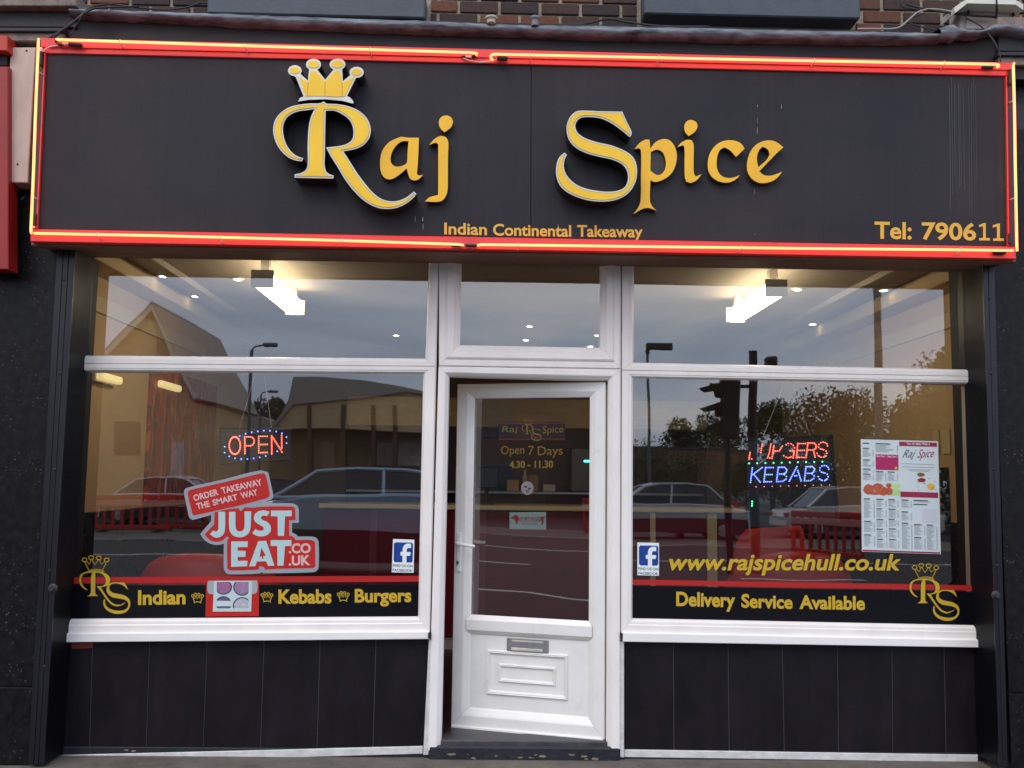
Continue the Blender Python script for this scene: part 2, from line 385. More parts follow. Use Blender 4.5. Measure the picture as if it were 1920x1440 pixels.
def text(name, s, pl, BL, BR, TL, m, parent, n0=0, bold=.02, shear=0, space=1, grow=0):
    """lettering fitted between three corners (pixels of the photo) of its box on a plane"""
    v, f = text_mesh(s, bold, shear, space); xs = [p[0] for p in v]; ys = [p[1] for p in v]
    bl, br, tl = (Vector(pl.uv(*q)) for q in (BL, BR, TL)); ex = br-bl; ey = tl-bl
    x0, x1, y0, y1 = min(xs), max(xs), min(ys), max(ys); V_ = []
    for p in v:
        a = (p[0]-x0)/(x1-x0); b_ = (p[1]-y0)/(y1-y0); q = bl+ex*a+ey*b_; V_.append(pl.w(q.x, q.y, n0))
    return mesh_obj(name, V_, f, m, parent)
def bar(name, O0, O1, I1, I0, prof, m, parent, gap=.0006):
    """mitred frame bar: outer edge O0-O1, inner edge I0-I1, profile of (share of the width, y)"""
    O0, O1, I0, I1 = map(Vector, (O0, O1, I0, I1)); d = (O1-O0).normalized()*gap; V_ = []; fs = []
    for u, y in prof:
        a = O0+(I0-O0)*u+d; b_ = O1+(I1-O1)*u-d; V_ += [(a.x, a.y+y, a.z), (b_.x, b_.y+y, b_.z)]
    n = len(prof)
    for i in range(n-1): fs.append((2*i, 2*i+1, 2*i+3, 2*i+2))
    fs.append(tuple(2*i for i in range(n))); fs.append(tuple(2*i+1 for i in reversed(range(n)))); fs.append((0, 2*n-2, 2*n-1, 1))
    return mesh_obj(name, V_, fs, m, parent)
FR = [(0, .06), (0, -.030), (.05, -.034), (.55, -.034), (.62, -.031), (.80, -.030), (.97, -.012), (1, -.004), (1, .06)]
def frame(parent, outer, inner, m=UPVC, prof=FR, name='frame_bar', skip=()):
    """outer / inner: TL, TR, BR, BL points"""
    for i in range(4):
        if i in skip: continue
        j = (i+1) % 4; bar(name, outer[i], outer[j], inner[j], inner[i], prof, m, parent)
def pane(parent, P, m=GLASS, grow=.01, name='pane', Y=0.0):
    P = [Vector(p) for p in P]; c = sum(P, Vector())/4
    return mesh_obj(name, [p+(p-c).normalized()*grow+Vector((0, Y, 0)) for p in P], [(3, 2, 1, 0)], m, parent)
def copy_tree(o, parent=None):
    c = o.copy(); COL.objects.link(c); c.parent = parent
    for ch in o.children: copy_tree(ch, c)
    return c

# ================================================================== the setting
GZ = at(960, 1431, -.10).z
PAVE = mat('worn_pavement', S(100, 93, 85), .85, var=.3, scale=9, bump=.5, bscale=60)
ASPH = mat('asphalt', S(41, 40, 43), .8, var=.2, scale=20, bump=.5, bscale=120)
GROUND = mat('far_ground', S(84, 86, 72), .9, var=.2, scale=.4)
LINEW = mat('worn_road_paint', S(206, 204, 196), .7, var=.2, scale=12)
KERB = mat('concrete_kerb', S(140, 136, 128), .8, var=.2, scale=8, bump=.3)
RZ = GZ-.05
tag(MB().box(-400, 400, -400, 60, RZ-.6, RZ-.006).build('ground', GROUND), kind='structure')
tag(MB().box(-60, 60, -2.9, 8, RZ-.3, GZ).build('pavement', PAVE), kind='structure')
tag(MB().box(-120, 120, -16.5, -3.06, RZ-.3, RZ).build('road', ASPH), kind='structure')
tag(MB().box(-120, 120, -19.5, -16.66, RZ-.3, GZ).build('far_pavement', PAVE), kind='structure')
tag(MB().box(-120, 120, -75, -19.52, RZ-.3, RZ+.006).build('car_park', ASPH), kind='structure')
kb = MB()
for k in range(-30, 30):
    kb.box(k*.915, k*.915+.907, -3.055, -2.905, RZ-.3, GZ+.002, .012); kb.box(k*.915, k*.915+.907, -16.655, -16.505, RZ-.3, GZ+.002, .012)
tag(kb.build('kerb', KERB), kind='structure')
ln = MB()
for k in range(-10, 11): ln.box(k*4.0, k*4.0+2.0, -9.85, -9.73, RZ-.02, RZ+.004)
for (x0, x1, y0) in ((-16, -2, -6.3), (3, 22, -6.1), (-20, 24, -13.2)): ln.box(x0, x1, y0, y0+.12, RZ-.02, RZ+.004)
for k in range(9): ln.box(-11+k*2.4, -10.9+k*2.4, -33, -28, RZ-.02, RZ+.010)
tag(ln.build('road_marking', LINEW), kind='structure')

# ================================================================== the shop building
shop = thing('shop_building', 'brick takeaway shop with white framed windows and black granite pilasters', 'building', (0, 0, GZ))
WY = -.02                                                # face of the brick wall above
Zc = at(960, 52, WY).z
bw = MB().box(-4.6, 4.8, WY+.012, .3, Zc-.5, Zc+1.1).build('brick_wall', MORTAR, shop); lab(bw, 'dark mixed brick wall above the fascia')
bm_ = [MB().box(-.1095, .1095, 0, .10, -.0345, .0345, c_).build('brick', BRICK, bw, local=True) for c_ in (.004, .006)]
for b_ in bm_: b_.location = (0, 0, -50)
# window sills that interrupt the brickwork
# brickwork runs on above the shop
MB().box(-4.6, 4.8, WY+.02, .35, Zc+1.1, Zc+3.2).build('upper_brickwork', BRICK, shop)
SILLS = [(388, 797, 29, 40), (1208, 1613, 30, 27)]
sl_x = []
for (xa, xb, ya, yb_) in SILLS:
    A = at(xa, 14, -.14); B = at(xb, 14, -.14); z0 = (at(xa, ya-1, -.14).z+at(xb, ya+1, -.14).z)/2; sl_x.append((A.x-.02, B.x+.02, z0))
    o = MB().box(A.x, B.x, -.14, .05, z0, z0+.15, .008).build('window_sill', CONC, shop)
    mesh_obj('window_opening', *(lambda q: (q.v, q.f))(MB().box(A.x+.05, B.x-.05, WY-.004, .06, z0+.152, z0+1.0)), mat('dark_upper_window', S(40, 44, 52), .1), shop)
first = True; PH, PW = .0775, .2375
for row in range(-5, 6):
    z = Zc+.045+row*PH
    x = -4.5+(PW/2 if row % 2 else 0)
    while x < 4.7:
        a0, a1 = x-.1095, x+.1095
        for (a, b2, z0) in sl_x:
            if z > z0-.045:
                if a0 >= a and a1 <= b2: a1 = a0
                elif a0 < a < a1: a1 = a-.004
                elif a0 < b2 < a1: a0 = b2+.004
        if a1-a0 > .03:
            c_ = random.choice(bm_).copy(); COL.objects.link(c_); c_.parent = bw; c_.scale.x = (a1-a0)/.219
            c_.location = Vector(((a0+a1)/2, WY+random.uniform(-.0015, .002), z+random.uniform(-.0015, .0015)))-wloc(bw)
        x += PW
for b_ in bm_: bpy.data.objects.remove(b_)

# cornice: dressed lead over a dark board, sagging and lifted at the right end
ctop = [(120, 14), (220, 17), (430, 25), (640, 33), (800, 38), (960, 45), (1100, 47), (1240, 50), (1400, 53), (1560, 57), (1700, 59), (1770, 62)]
cbot = [(120, 26), (220, 30), (430, 41), (640, 50), (800, 56), (960, 61), (1100, 66), (1240, 69), (1400, 72), (1560, 75), (1700, 75), (1770, 72)]
def lerp_line(ln_, x):
    for i in range(len(ln_)-1):
        if ln_[i][0] <= x <= ln_[i+1][0]:
            t_ = (x-ln_[i][0])/(ln_[i+1][0]-ln_[i][0]); return ln_[i][1]*(1-t_)+ln_[i+1][1]*t_
    return ln_[0][1] if x < ln_[0][0] else ln_[-1][1]
def lead_strip(name, top, bot, Y, x0, x1, step, wob, seed):
    rnd = random.Random(seed); q = MB(); n = int((x1-x0)/step)+1; P = 7; ks = []
    for i in range(n):
        x = x0+(x1-x0)*i/(n-1); a = at(x, lerp_line(top, x)+rnd.uniform(-wob, wob)*.7, Y); b_ = at(x, lerp_line(bot, x)+rnd.uniform(-wob, wob), Y)
        row_ = []
        h = a.z-b_.z; cx_ = a.x; bulge = .022+rnd.uniform(-.004, .004)
        row_.append((cx_, Y+.30, a.z+.03)); row_.append((cx_, Y+.05, a.z+.006))
        for k in range(P):
            t_ = k/(P-1); row_.append((cx_, Y+.01-bulge*math.sin(math.pi*t_)+rnd.uniform(-.002, .002), a.z-h*t_))
        row_.append((cx_, Y+.06, b_.z-.004)); ks.append(row_)
    w_ = len(ks[0]); V_ = [v for r_ in ks for v in r_]
    fs = [(i*w_+j, i*w_+j+1, (i+1)*w_+j+1, (i+1)*w_+j) for i in range(n-1) for j in range(w_-1)]
    return mesh_obj(name, V_, fs, LEAD, shop, smooth=True)
CY = -.34
lab(lead_strip('cornice', ctop, cbot, CY, 130, 1765, 14, 1.0, 3), 'weathered lead covered cornice sagging above the sign')
lead_strip('lead_flashing', [(1690, 62), (1740, 58), (1790, 42), (1800, 52), (1840, 56), (1870, 44), (1900, 45), (1990, 56)],
           [(1690, 72), (1740, 72), (1790, 70), (1800, 66), (1840, 64), (1870, 57), (1900, 58), (1990, 70)], CY-.02, 1762, 1990, 9, 2.0, 5)
a, b_ = at(130, 26, CY+.05), at(1990, 72, CY+.05)
tl, tr, br, bl = at(120, 24, CY+.06), at(1990, 66, CY+.06), at(1990, 150, CY+.06), at(110, 110, CY+.06)
MB().quadslab([tl, tr, br, bl], .20).build('cornice_board', DARKBOARD, shop)

# pilasters of black granite slabs on both sides (shop glass is the plane y = 0)
PY = -.20
def slab_px(P, Y): return [at(x, y, Y) for x, y in P]
for side, xin, xo, jy in ((-1, (100, 66), -260, 1288), (1, (1868, 1893), 2250, 1300)):
    pil = MB()
    xw = at(xin[0], 700, PY).x; xo_ = at(xo, 700, PY).x
    xa, xb = sorted((xw, xo_)); zt = at(960, 60, PY).z; zj = at(30 if side < 0 else 1900, jy, PY).z
    core = pil.box(xa+.004, xb-.004, PY+.02, .3, GZ, zt).build('pilaster', DARKSTONE, shop)
    lab(core, 'black granite faced pilaster at the %s of the shop' % ('left' if side < 0 else 'right'))
    MB().box(xa, xb, PY, PY+.018, GZ+.004, zj-.003, .003).build('granite_slab', GRANITE, core)
    MB().box(xa, xb, PY, PY+.018, zj+.003, zt-.5, .003).build('granite_slab', GRANITE, core)
# pilaster capitals beside the fascia
for (xa, xb, y0, off) in ((-160, 143, 0, 0), (1872, 2100, 52, 46)):
    for (t0, t1, Y, m) in ((-14, 10, -.36, STONE), (10.5, 50, -.30, DARKSTONE), (50.5, 58, -.33, DARKSTONE), (58.5, 76, -.31, STONE), (76.5, 92, -.2, DARKBOARD)):
        xr = xb if (t0 < 40 or xa > 900) else min(xb, 120)
        MB().quadslab([at(xa, t0+off, Y), at(xr, t0+off+1, Y), at(xr, t1+off+1, Y), at(xa, t1+off, Y)], .2-Y*.2, .004).build('capital_moulding', m, shop)

# ---- fixed windows
def Pz(pts, Y=0.0): return [at(x, y, Y) for x, y in pts]
FB = -.034
winL = thing('w', None, None); bpy.data.objects.remove(winL)
def part_empty(name, label, loc):
    o = bpy.data.objects.new(name, None); COL.objects.link(o); o.parent = shop; o.location = Vector(loc)-wloc(shop); o.empty_display_size = .1; o['label'] = label; return o
wl = part_empty('display_window', 'left display window with white transom and sill', at(470, 1180, 0))
# upper light, lower light (inner edges are the glass edges; outer edges run under the shutter guide)
uo = Pz([(108, 440), (824, 464), (817, 688), (106, 682)]); ui = Pz([(178, 462), (804.5, 486), (797.5, 672.6), (166.7, 666.6)])
lo_ = Pz([(106, 682.5), (817, 688.5), (806, 1183), (70, 1186)]); li = Pz([(163.7, 697), (793.7, 701), (784, 1155.5), (133.7, 1160)])
# jambs and rails
def vjamb(nm, A, B, C, D, par, prof=FR): bar(nm, A, B, C, D, prof, UPVC, par)
frame(wl, uo, ui, skip=(3,)); frame(wl, lo_, li, skip=(3,))
lj = Pz([(164, 666), (164, 697)])
pane(wl, Pz([(130, 445), (806, 480), (799, 675), (130, 668)]), grow=0); pane(wl, Pz([(110, 695), (796, 699), (786, 1158), (100, 1162)]), grow=0)
wr = part_empty('display_window', 'right display window with white transom and sill', at(1500, 1190, 0))
uo = Pz([(1165, 468), (1830, 480), (1838, 707), (1164.5, 695)]); ui = Pz([(1188.6, 490), (1804.5, 500), (1809, 693), (1187.5, 680)])
lo2 = Pz([(1164.5, 695.5), (1838, 707.5), (1850, 1199), (1163, 1184)]); li2 = Pz([(1186.7, 708.8), (1812, 720.7), (1824, 1172), (1185.5, 1159)])
TH = [(0, .06), (0, -.012), (.6, -.012), (.8, -.012), (1, -.004), (1, .06)]
frame(wr, uo, ui, skip=(1,)); frame(wr, lo2, li2, skip=(1,))
bar('frame_bar', lo2[1], lo2[2], li2[2], li2[1], TH, UPVC, wr); bar('frame_bar', uo[1], uo[2], ui[2], ui[1], TH, mat('dark_gasket_bar', S(34, 34, 40), .4), wr)
pane(wr, Pz([(1186, 480), (1830, 492), (1834, 696), (1185, 682)]), grow=0); pane(wr, Pz([(1184, 706), (1836, 718), (1840, 1175), (1183, 1162)]), grow=0)
# sills
def sillbar(par, A, B, C, D):
    """A,B front top edge, C,D front bottom edge (pixels at the sill nose)"""
    Y = -.052; a, b_, c_, d_ = at(*A, Y), at(*B, Y), at(*C, Y), at(*D, Y); V_ = []
    for p, q in ((a, d_), (b_, c_)):
        V_ += [(p.x, .05, p.z+.001), (p.x, Y+.020, p.z+.001), (p.x, Y+.003, p.z), (p.x, Y, p.z-.004), (q.x, Y, q.z+.003), (q.x, Y+.003, q.z), (q.x, Y+.02, q.z), (q.x, .05, q.z+.004)]
    fs = [(i, i+1, i+9, i+8) for i in range(7)]+[(7, 0, 8, 15), tuple(range(7, -1, -1)), tuple(range(8, 16))]
    return mesh_obj('sill', V_, fs, SILLW, par)
sillbar(wl, (122, 1187.5), (804.5, 1184), (804.5, 1198.5), (122, 1204.5)); sillbar(wr, (1166, 1186), (1840, 1199.8), (1840, 1214.5), (1168, 1203.5))
MB().box(at(807, 1190, -.05).x-.012, at(807, 1190, -.05).x, -.06, .0, at(807, 1196, -.05).z, at(807, 1186, -.05).z).build('sill_end_cap', GASKET, wl)
MB().box(at(1164, 1190, -.05).x, at(1164, 1190, -.05).x+.010, -.055, .0, at(1164, 1197, -.05).z, at(1164, 1187, -.05).z).build('sill_end_cap', GASKET, wr)

# stall risers: dark boards with pale joints, aluminium trim below
RIS = mat('charcoal_riser_panel', S(25, 22, 27), .42, var=.35, scale=5, stretch=(1.4, 1, .5), spec=.2)
GROUT = mat('pale_joint', S(92, 89, 94), .8)
def riser(name_label, tops, bots, A, B, C, D, trim, Y=-.002):
    pe = part_empty('stall_riser', name_label, at((A[0]+C[0])/2, 1420, Y))
    MB().quadslab([at(*A, Y+.006), at(*B, Y+.006), at(*C, Y+.006), at(*D, Y+.006)], .1).build('joint_backing', GROUT, pe)
    xs_t = [A[0]]+tops+[B[0]]; xs_b = [D[0]]+bots+[C[0]]
    for i in range(len(xs_t)-1):
        def yt(x): return A[1]+(B[1]-A[1])*(x-A[0])/(B[0]-A[0])
        def yb(x): return D[1]+(C[1]-D[1])*(x-D[0])/(C[0]-D[0])
        g = .85
        P = [(xs_t[i]+g, yt(xs_t[i])), (xs_t[i+1]-g, yt(xs_t[i+1])), (xs_b[i+1]-g, yb(xs_b[i+1])), (xs_b[i]+g, yb(xs_b[i]))]
        MB().quadslab([at(*p, Y+random.uniform(-.0006, .0006)) for p in P], .0055, .0008).build('panel', RIS, pe)
    MB().quadslab([at(*p, Y-.012) for p in trim], .03, .003).build('bottom_trim', ALU, pe)
    return pe
rl = riser('charcoal panelled stall riser under the left window', [173, 280, 388, 495, 600, 705], [167, 273, 380, 487.5, 594, 699],
      (60, 1203), (804, 1196), (793.5, 1401), (60, 1419), [(104, 1416.3), (793, 1399.5), (793, 1413.7), (104, 1433)])
riser('charcoal panelled stall riser under the right window', [1262.7, 1365.5, 1467, 1570.6, 1673, 1770.5], [1264, 1367.5, 1471, 1572.7, 1674.6, 1774.6],
      (1170, 1201), (1850, 1212), (1850, 1418), (1170.5, 1408), [(1170.5, 1406), (1834, 1415.4), (1834, 1429.5), (1170.5, 1420)])
MB().quadslab([at(*p, -.006) for p in ((134, 1206), (174.5, 1205.5), (174, 1215), (134, 1217))], .003).build('sticker_remnant', mat('torn_red_sticker', S(120, 40, 40), .6), rl)
# white posts beside the door that run down past the sills
for nm, P in (('door_post', [(804, 1199), (811, 1199), (804, 1416), (793.5, 1416)]), ('door_post', [(1162, 1203), (1170.3, 1203), (1170.3, 1420.5), (1160.5, 1420.5)])):
    MB().quadslab([at(*p, -.03) for p in P], .06, .003).build(nm, ALU, shop)

# shutter guide rails with grooves and bolts
def guide(label, P, grooves, bolts, lock):
    """P: px corners TL TR BR BL of the front face"""
    Y = -.23; g = part_empty('shutter_rail', label, at(P[3][0], 1428, Y))
    tl, tr, br, bl = [at(*p, Y) for p in P]; cuts = [0]+[c for gr in grooves for c in (gr-.012, gr+.012)]+[1]
    for i in range(0, len(cuts), 2):
        a, b_ = cuts[i], cuts[i+1]; MB().quadslab([tl.lerp(tr, a), tl.lerp(tr, b_), bl.lerp(br, b_), bl.lerp(br, a)], .24, .002).build('rail_flange', SHUT, g)
    MB().quadslab([tl+Vector((0, .010, 0)), tr+Vector((0, .010, 0)), br+Vector((0, .010, 0)), bl+Vector((0, .010, 0))], .22).build('rail_core', GASKET, g)
    for (x, y) in bolts:
        c_ = at(x, y, Y); MB().lathe((c_.x, Y+.002, c_.z), (0, -1, 0), [(0, .008), (.004, .008), (.006, .005)], 8).build('bolt', GASKET, g)
    c_ = at(*lock, Y); MB().lathe((c_.x, Y, c_.z), (0, -1, 0), [(0, .024), (.008, .024), (.012, .018), (.02, .014), (.03, .012)], 14).build('shutter_lock', mat('worn_lock', S(58, 56, 60), .5, metal=.4), g)
guide('dark shutter guide rail at the left edge of the shopfront', [(108, 440), (143, 440), (82, 1434), (52, 1434)], (.36, .66), ((119, 525), (112, 700), (103, 880), (93, 1070), (84, 1250)), (100, 1103))
guide('dark shutter guide rail at the right edge of the shopfront', [(1842, 470), (1864, 470), (1890, 1438), (1874, 1438)], (.45,), ((1855, 560), (1858, 700), (1863, 880), (1869, 1060)), (1866, 1116))
# shutter box under the fascia, dark
tl, tr, br, bl = at(118, 440, -.12), at(1855, 470, -.12), at(1855, 512, -.12), at(118, 474, -.12)
MB().quadslab([at(118, 430, -.06), at(1850, 470, -.06), at(1850, 507, -.06), at(118, 470, -.06)], .03).build('shutter_box', mat('shutter_box_black', S(26, 20, 24), .5), shop)

# plinth and step
MB().box(-4.2, 4.6, -.008, .2, RZ, at(960, 1406, -.01).z, .004).build('plinth', PLINTH, shop)
z1 = at(960, 1398, -.05).z
MB().box(at(803, 1405, -.05).x-.0, at(1164, 1405, -.05).x, -.045, .2, RZ, z1-.006, .012).build('door_step', PLINTH, shop)
MB().box(at(827, 1405, -.03).x, at(1139, 1405, -.03).x, -.03, .12, z1-.012, at(960, 1389, -.03).z, .006).build('threshold', mat('scuffed_threshold', S(70, 68, 72), .5, metal=.3, var=.4, scale=18, stretch=(.5, 2, 1)), shop)
CHIP = mat('bare_stone_chip', S(132, 118, 98), .9, var=.2, scale=30)
for k in range(22):
    x = random.choice([random.uniform(-.45, .85), random.uniform(-2.4, 2.7)]); w_ = random.uniform(.005, .03); zz = random.uniform(GZ+.006, GZ+.03)
    P0 = Vector((x, -.0092 if not -.36 < x < .78 else -.0462, zz)); n = 7
    lp = [(P0.x+w_*math.cos(2*math.pi*i/n)*random.uniform(.5, 1), P0.z+w_*.3*math.sin(2*math.pi*i/n)*random.uniform(.5, 1)) for i in range(n)]
    MB().poly(YP(P0.y), lp, depth=.002).build('paint_chip', CHIP, shop)

# ---- door frame, fanlight, door
df = part_empty('door_frame', 'white frame around the shop door', at(982, 1400, 0))
L1 = [(822.5, 688), (806.5, 1190), (802.5, 1404)]; 
Pfr = [(0, .06), (0, -.036), (.06, -.040), (.6, -.040), (.7, -.036), (.95, -.020), (1, -.014), (1, .06)]
O_ = Pz([(823, 688.5), (1161.5, 694), (1160.5, 1406), (803, 1404)]); I_ = Pz([(842.5, 706), (1139.5, 714), (1136, 1397), (827.5, 1395)])
frame(df, O_, I_, prof=Pfr, skip=(2,))
for (xa, xb, xc, xd) in ((817.5, 822.3, 802.3, 798),):
    MB().quadslab(Pz([(821, 470), (823, 470), (806, 1199), (804, 1199)], -.026), .05).build('cover_strip', UPVC, df)
MB().quadslab(Pz([(1161.6, 480), (1164.4, 480), (1163, 1199), (1160.6, 1199)], -.026), .05).build('cover_strip', UPVC, df)
fl = part_empty('fanlight', 'small fanlight above the shop door', at(990, 688, 0))
FO = Pz([(823.6, 470), (1160.8, 476), (1161.2, 693), (823.6, 687.5)]); FI = Pz([(865.5, 488), (1125.5, 494), (1124, 652.5), (862.5, 647.5)])
FP = [(0, .06), (0, -.034), (.04, -.040), (.30, -.040), (.36, -.046), (.42, -.050), (.70, -.048), (.76, -.036), (.95, -.022), (1, -.012), (1, .06)]
frame(fl, FO, FI, prof=FP); pane(fl, FI, grow=.008)
for x in (855, 1130):
    p = at(x, 683.5, -.04); MB().box(p.x-.022, p.x+.022, -.0415, -.03, p.z-.004, p.z+.004).build('drain_cap', SILLW, fl)

# door leaf, ajar and hinged on the right
HB = at(1133, 1388, .0); zb = HB.z; LB = atz(845.5, 1362, zb)
u_ = Vector((HB.x-LB.x, HB.y-LB.y, 0)); DW = u_.length; u_.normalize()
DP = Pl((LB.x, LB.y, zb), u_)                              # street face of the leaf, u from the handle side to the hinge
ztop = at(1137, 716, 0).z; DH = ztop-zb
print('door width', DW, 'angle', math.degrees(math.atan2(-u_.y, u_.x)), 'height', DH, 'GZ', GZ, 'zb', zb)
door = part_empty('door', 'white half glazed shop door standing ajar', (HB.x, HB.y, zb))
nrm = DP.n
def dw(u, v, n=0): return DP.w(u, v, n)
def dbar(nm, O0, O1, I1, I0, prof, m=UPVCD):
    V_ = []; fs = []; n = len(prof)
    O0, O1, I0, I1 = map(Vector, (O0, O1, I0, I1)); d = (O1-O0).normalized()*.0006
    for t_, h in prof:
        a = O0+(I0-O0)*t_+d; b_ = O1+(I1-O1)*t_-d; V_ += [dw(a.x, a.y, h), dw(b_.x, b_.y, h)]
    for i in range(n-1): fs.append((2*i, 2*i+1, 2*i+3, 2*i+2))
    fs += [tuple(2*i for i in range(n)), tuple(2*i+1 for i in reversed(range(n))), (0, 2*n-2, 2*n-1, 1)]
    return mesh_obj(nm, V_, fs, m, door)
guv = [DP.uv(*p) for p in ((889.5, 745.5), (1105.5, 745.5), (1101.5, 1166), (879.5, 1152))]
gu0 = (guv[0][0]+guv[3][0])/2; gu1 = (guv[1][0]+guv[2][0])/2; gv1 = (guv[0][1]+guv[1][1])/2; gv0 = (guv[2][1]+guv[3][1])/2
puv = [DP.uv(*p) for p in ((876, 1188), (1101, 1205), (1100.5, 1349), (874.5, 1325))]
pv1 = (puv[0][1]+puv[1][1])/2; pv0 = (puv[2][1]+puv[3][1])/2
DPR = [(0, -.06), (0, -.003), (.05, 0), (.6, 0), (.68, -.003), (.93, -.016), (1, -.022), (1, -.06)]
mid_o = (gv0+pv1)/2
stile = [((0, DH), (0, 0)), ((DW, DH), (DW, 0))]
dbar('stile', (0, 0), (0, DH), (gu0, gv1), (gu0, pv0), DPR); dbar('stile', (DW, DH), (DW, 0), (gu1, pv0), (gu1, gv1), DPR)
dbar('top_rail', (0, DH), (DW, DH), (gu1, gv1), (gu0, gv1), DPR); dbar('bottom_rail', (DW, 0), (0, 0), (gu0, pv0), (gu1, pv0), DPR)
# middle rail with pointed ends
mr_ = MB(); k = .045; hh = (gv0-pv1)/2; prof = [(-1, -.022), (-.85, -.014), (-.5, .0008), (.5, .0008), (.85, -.014), (1, -.022)]
V_ = []
for t_, h in prof: V_ += [dw(gu0-k*(1-abs(t_)), mid_o+t_*hh, h), dw(gu1+k*(1-abs(t_)), mid_o+t_*hh, h)]
mesh_obj('middle_rail', V_, [(2*i, 2*i+1, 2*i+3, 2*i+2) for i in range(5)], UPVCD, door)
mesh_obj('pane', [dw(*q, -.026) for q in ((gu0-.006, gv0-.006), (gu1+.006, gv0-.006), (gu1+.006, gv1+.006), (gu0-.006, gv1+.006))], [(0, 1, 2, 3)], GLASS, door)
def dbox(q, u0, u1, v0, v1, n0, n1, c=0):
    k = len(q.v); q.box(u0, u1, n0, n1, v0, v1, c); q.v[k:] = [dw(p.x, p.z, p.y) for p in q.v[k:]]; return q
pan = dbox(MB(), gu0-.004, gu1+.004, pv0-.004, pv1+.004, -.05, -.024).build('panel', UPVCD, door)
def moulding(par, u0, u1, v0, v1, wd, h):
    pr = [(0, -.024), (.1, -.024+h*.5), (.25, -.024+h), (.45, -.024+h*.8), (.55, -.024+h), (.8, -.024+h*.45), (1, -.0235)]
    O = [(u0, v1), (u1, v1), (u1, v0), (u0, v0)]; I = [(u0+wd, v1-wd), (u1-wd, v1-wd), (u1-wd, v0+wd), (u0+wd, v0+wd)]
    for i in range(4):
        j = (i+1) % 4; V_ = []
        for t_, hh_ in pr:
            a = Vector(O[i]).lerp(Vector(I[i]), t_); b_ = Vector(O[j]).lerp(Vector(I[j]), t_); V_ += [dw(a.x, a.y, hh_), dw(b_.x, b_.y, hh_)]
        mesh_obj('panel_moulding', V_, [(2*q, 2*q+1, 2*q+3, 2*q+2) for q in range(len(pr)-1)], UPVCD, door)
mo = [DP.uv(*p) for p in ((911.5, 1218), (1064.5, 1230), (1063, 1317), (910, 1300))]
moulding(pan, (mo[0][0]+mo[3][0])/2, (mo[1][0]+mo[2][0])/2, (mo[2][1]+mo[3][1])/2, (mo[0][1]+mo[1][1])/2, .024, .014)
mo = [DP.uv(*p) for p in ((933, 1244), (1041.5, 1254), (1040, 1289), (932.5, 1278))]
moulding(pan, (mo[0][0]+mo[3][0])/2, (mo[1][0]+mo[2][0])/2, (mo[2][1]+mo[3][1])/2, (mo[0][1]+mo[1][1])/2, .020, .012)
lb = [DP.uv(*p) for p in ((948.5, 1196.5), (1027, 1202), (1027, 1227), (948.5, 1221))]
lu0, lu1, lv0, lv1 = lb[0][0], lb[1][0], (lb[2][1]+lb[3][1])/2, (lb[0][1]+lb[1][1])/2
GREYL = mat('grey_letterbox', S(150, 150, 152), .35, metal=.5, var=.1, scale=20)
dbox(MB(), lu0, lu1, lv0, lv1, -.024, -.016, .003).build('letterbox', GREYL, door)
dbox(MB(), lu0+.03, lu1-.03, lv1-.018, lv1-.008, -.016, -.0145, .001).build('letterbox_highlight_strip', SILVER, door)  # highlight on the letterbox set in as a thin silver strip
dbox(MB(), lu0+.028, lu1-.032, lv0+.006, lv0+.022, -.016, -.008, .003).build('letterbox_flap_lip', SILVER, door)
dbox(MB(), .004, DW-.006, -.012, .010, -.02, .012, .003).build('weather_bar', SILLW, door)
# handle
hu, hv = DP.uv(861, 1028); pt = DP.uv(860, 998); pb = DP.uv(858, 1072)
HW = mat('white_door_furniture', S(232, 231, 230), .25)
q = MB(); dbox(q, hu-.014, hu+.014, pb[1], pt[1], 0, .010, .004); q.build('handle_plate', HW, door)
q = MB(); q.tube([dw(hu, hv+.03, .006), dw(hu, hv+.03, .03), dw(hu, hv+.03, .05), dw(hu+.012, hv+.028, .056), dw(hu+.05, hv+.024, .057), dw(hu+.112, hv+.018, .056)], [.011, .011, .010, .010, .0095, .009], 10); q.build('handle', HW, door, smooth=True)
q = MB(); q.tube([dw(hu, hv+.03, -.06), dw(hu, hv+.03, -.11), dw(hu+.012, hv+.03, -.118), dw(hu+.12, hv+.03, -.118)], [.011, .011, .010, .009], 10); q.build('handle', HW, door, smooth=True)
ku, kv = DP.uv(859, 1054); q = MB(); q.lathe(dw(ku, kv, .009), nrm, [(0, .009), (.004, .009), (.005, .006)], 12); dbox(q, ku-.004, ku+.004, kv-.016, kv, .009, .013); q.build('lock_cylinder', mat('dull_brass', S(112, 108, 104), .35, metal=.7), door)

# ================================================================== fascia sign
SY = -.40
sign = thing('shop_sign', 'long black fascia sign with yellow letters, crown and lit red neon border', 'sign', at(960, 480, SY))
SP = YP(SY)
def quad(name, P, Y, th, m, par, c=.002): return MB().quadslab([at(*p, Y) for p in P], th, c).build(name, m, par)
# black panels, split at the joint
def yT(x): return 99+(142-99)*(x-80)/1810
def yB(x): return 429+(462-429)*(x-63)/1832
quad('panel', [(80, yT(80)), (995.6, yT(995)), (994.6, yB(995)), (62, yB(62))], SY, .04, FASCIA, sign, .001)
quad('panel', [(996.6, yT(996)), (1892, yT(1892)), (1900, yB(1900)), (995.6, yB(996))], SY-.0006, .04, FASCIA, sign, .001)
quad('backing_board', [(82, 104), (1890, 146), (1897, 458), (66, 426)], SY+.045, .02, DARKBOARD, sign, 0)
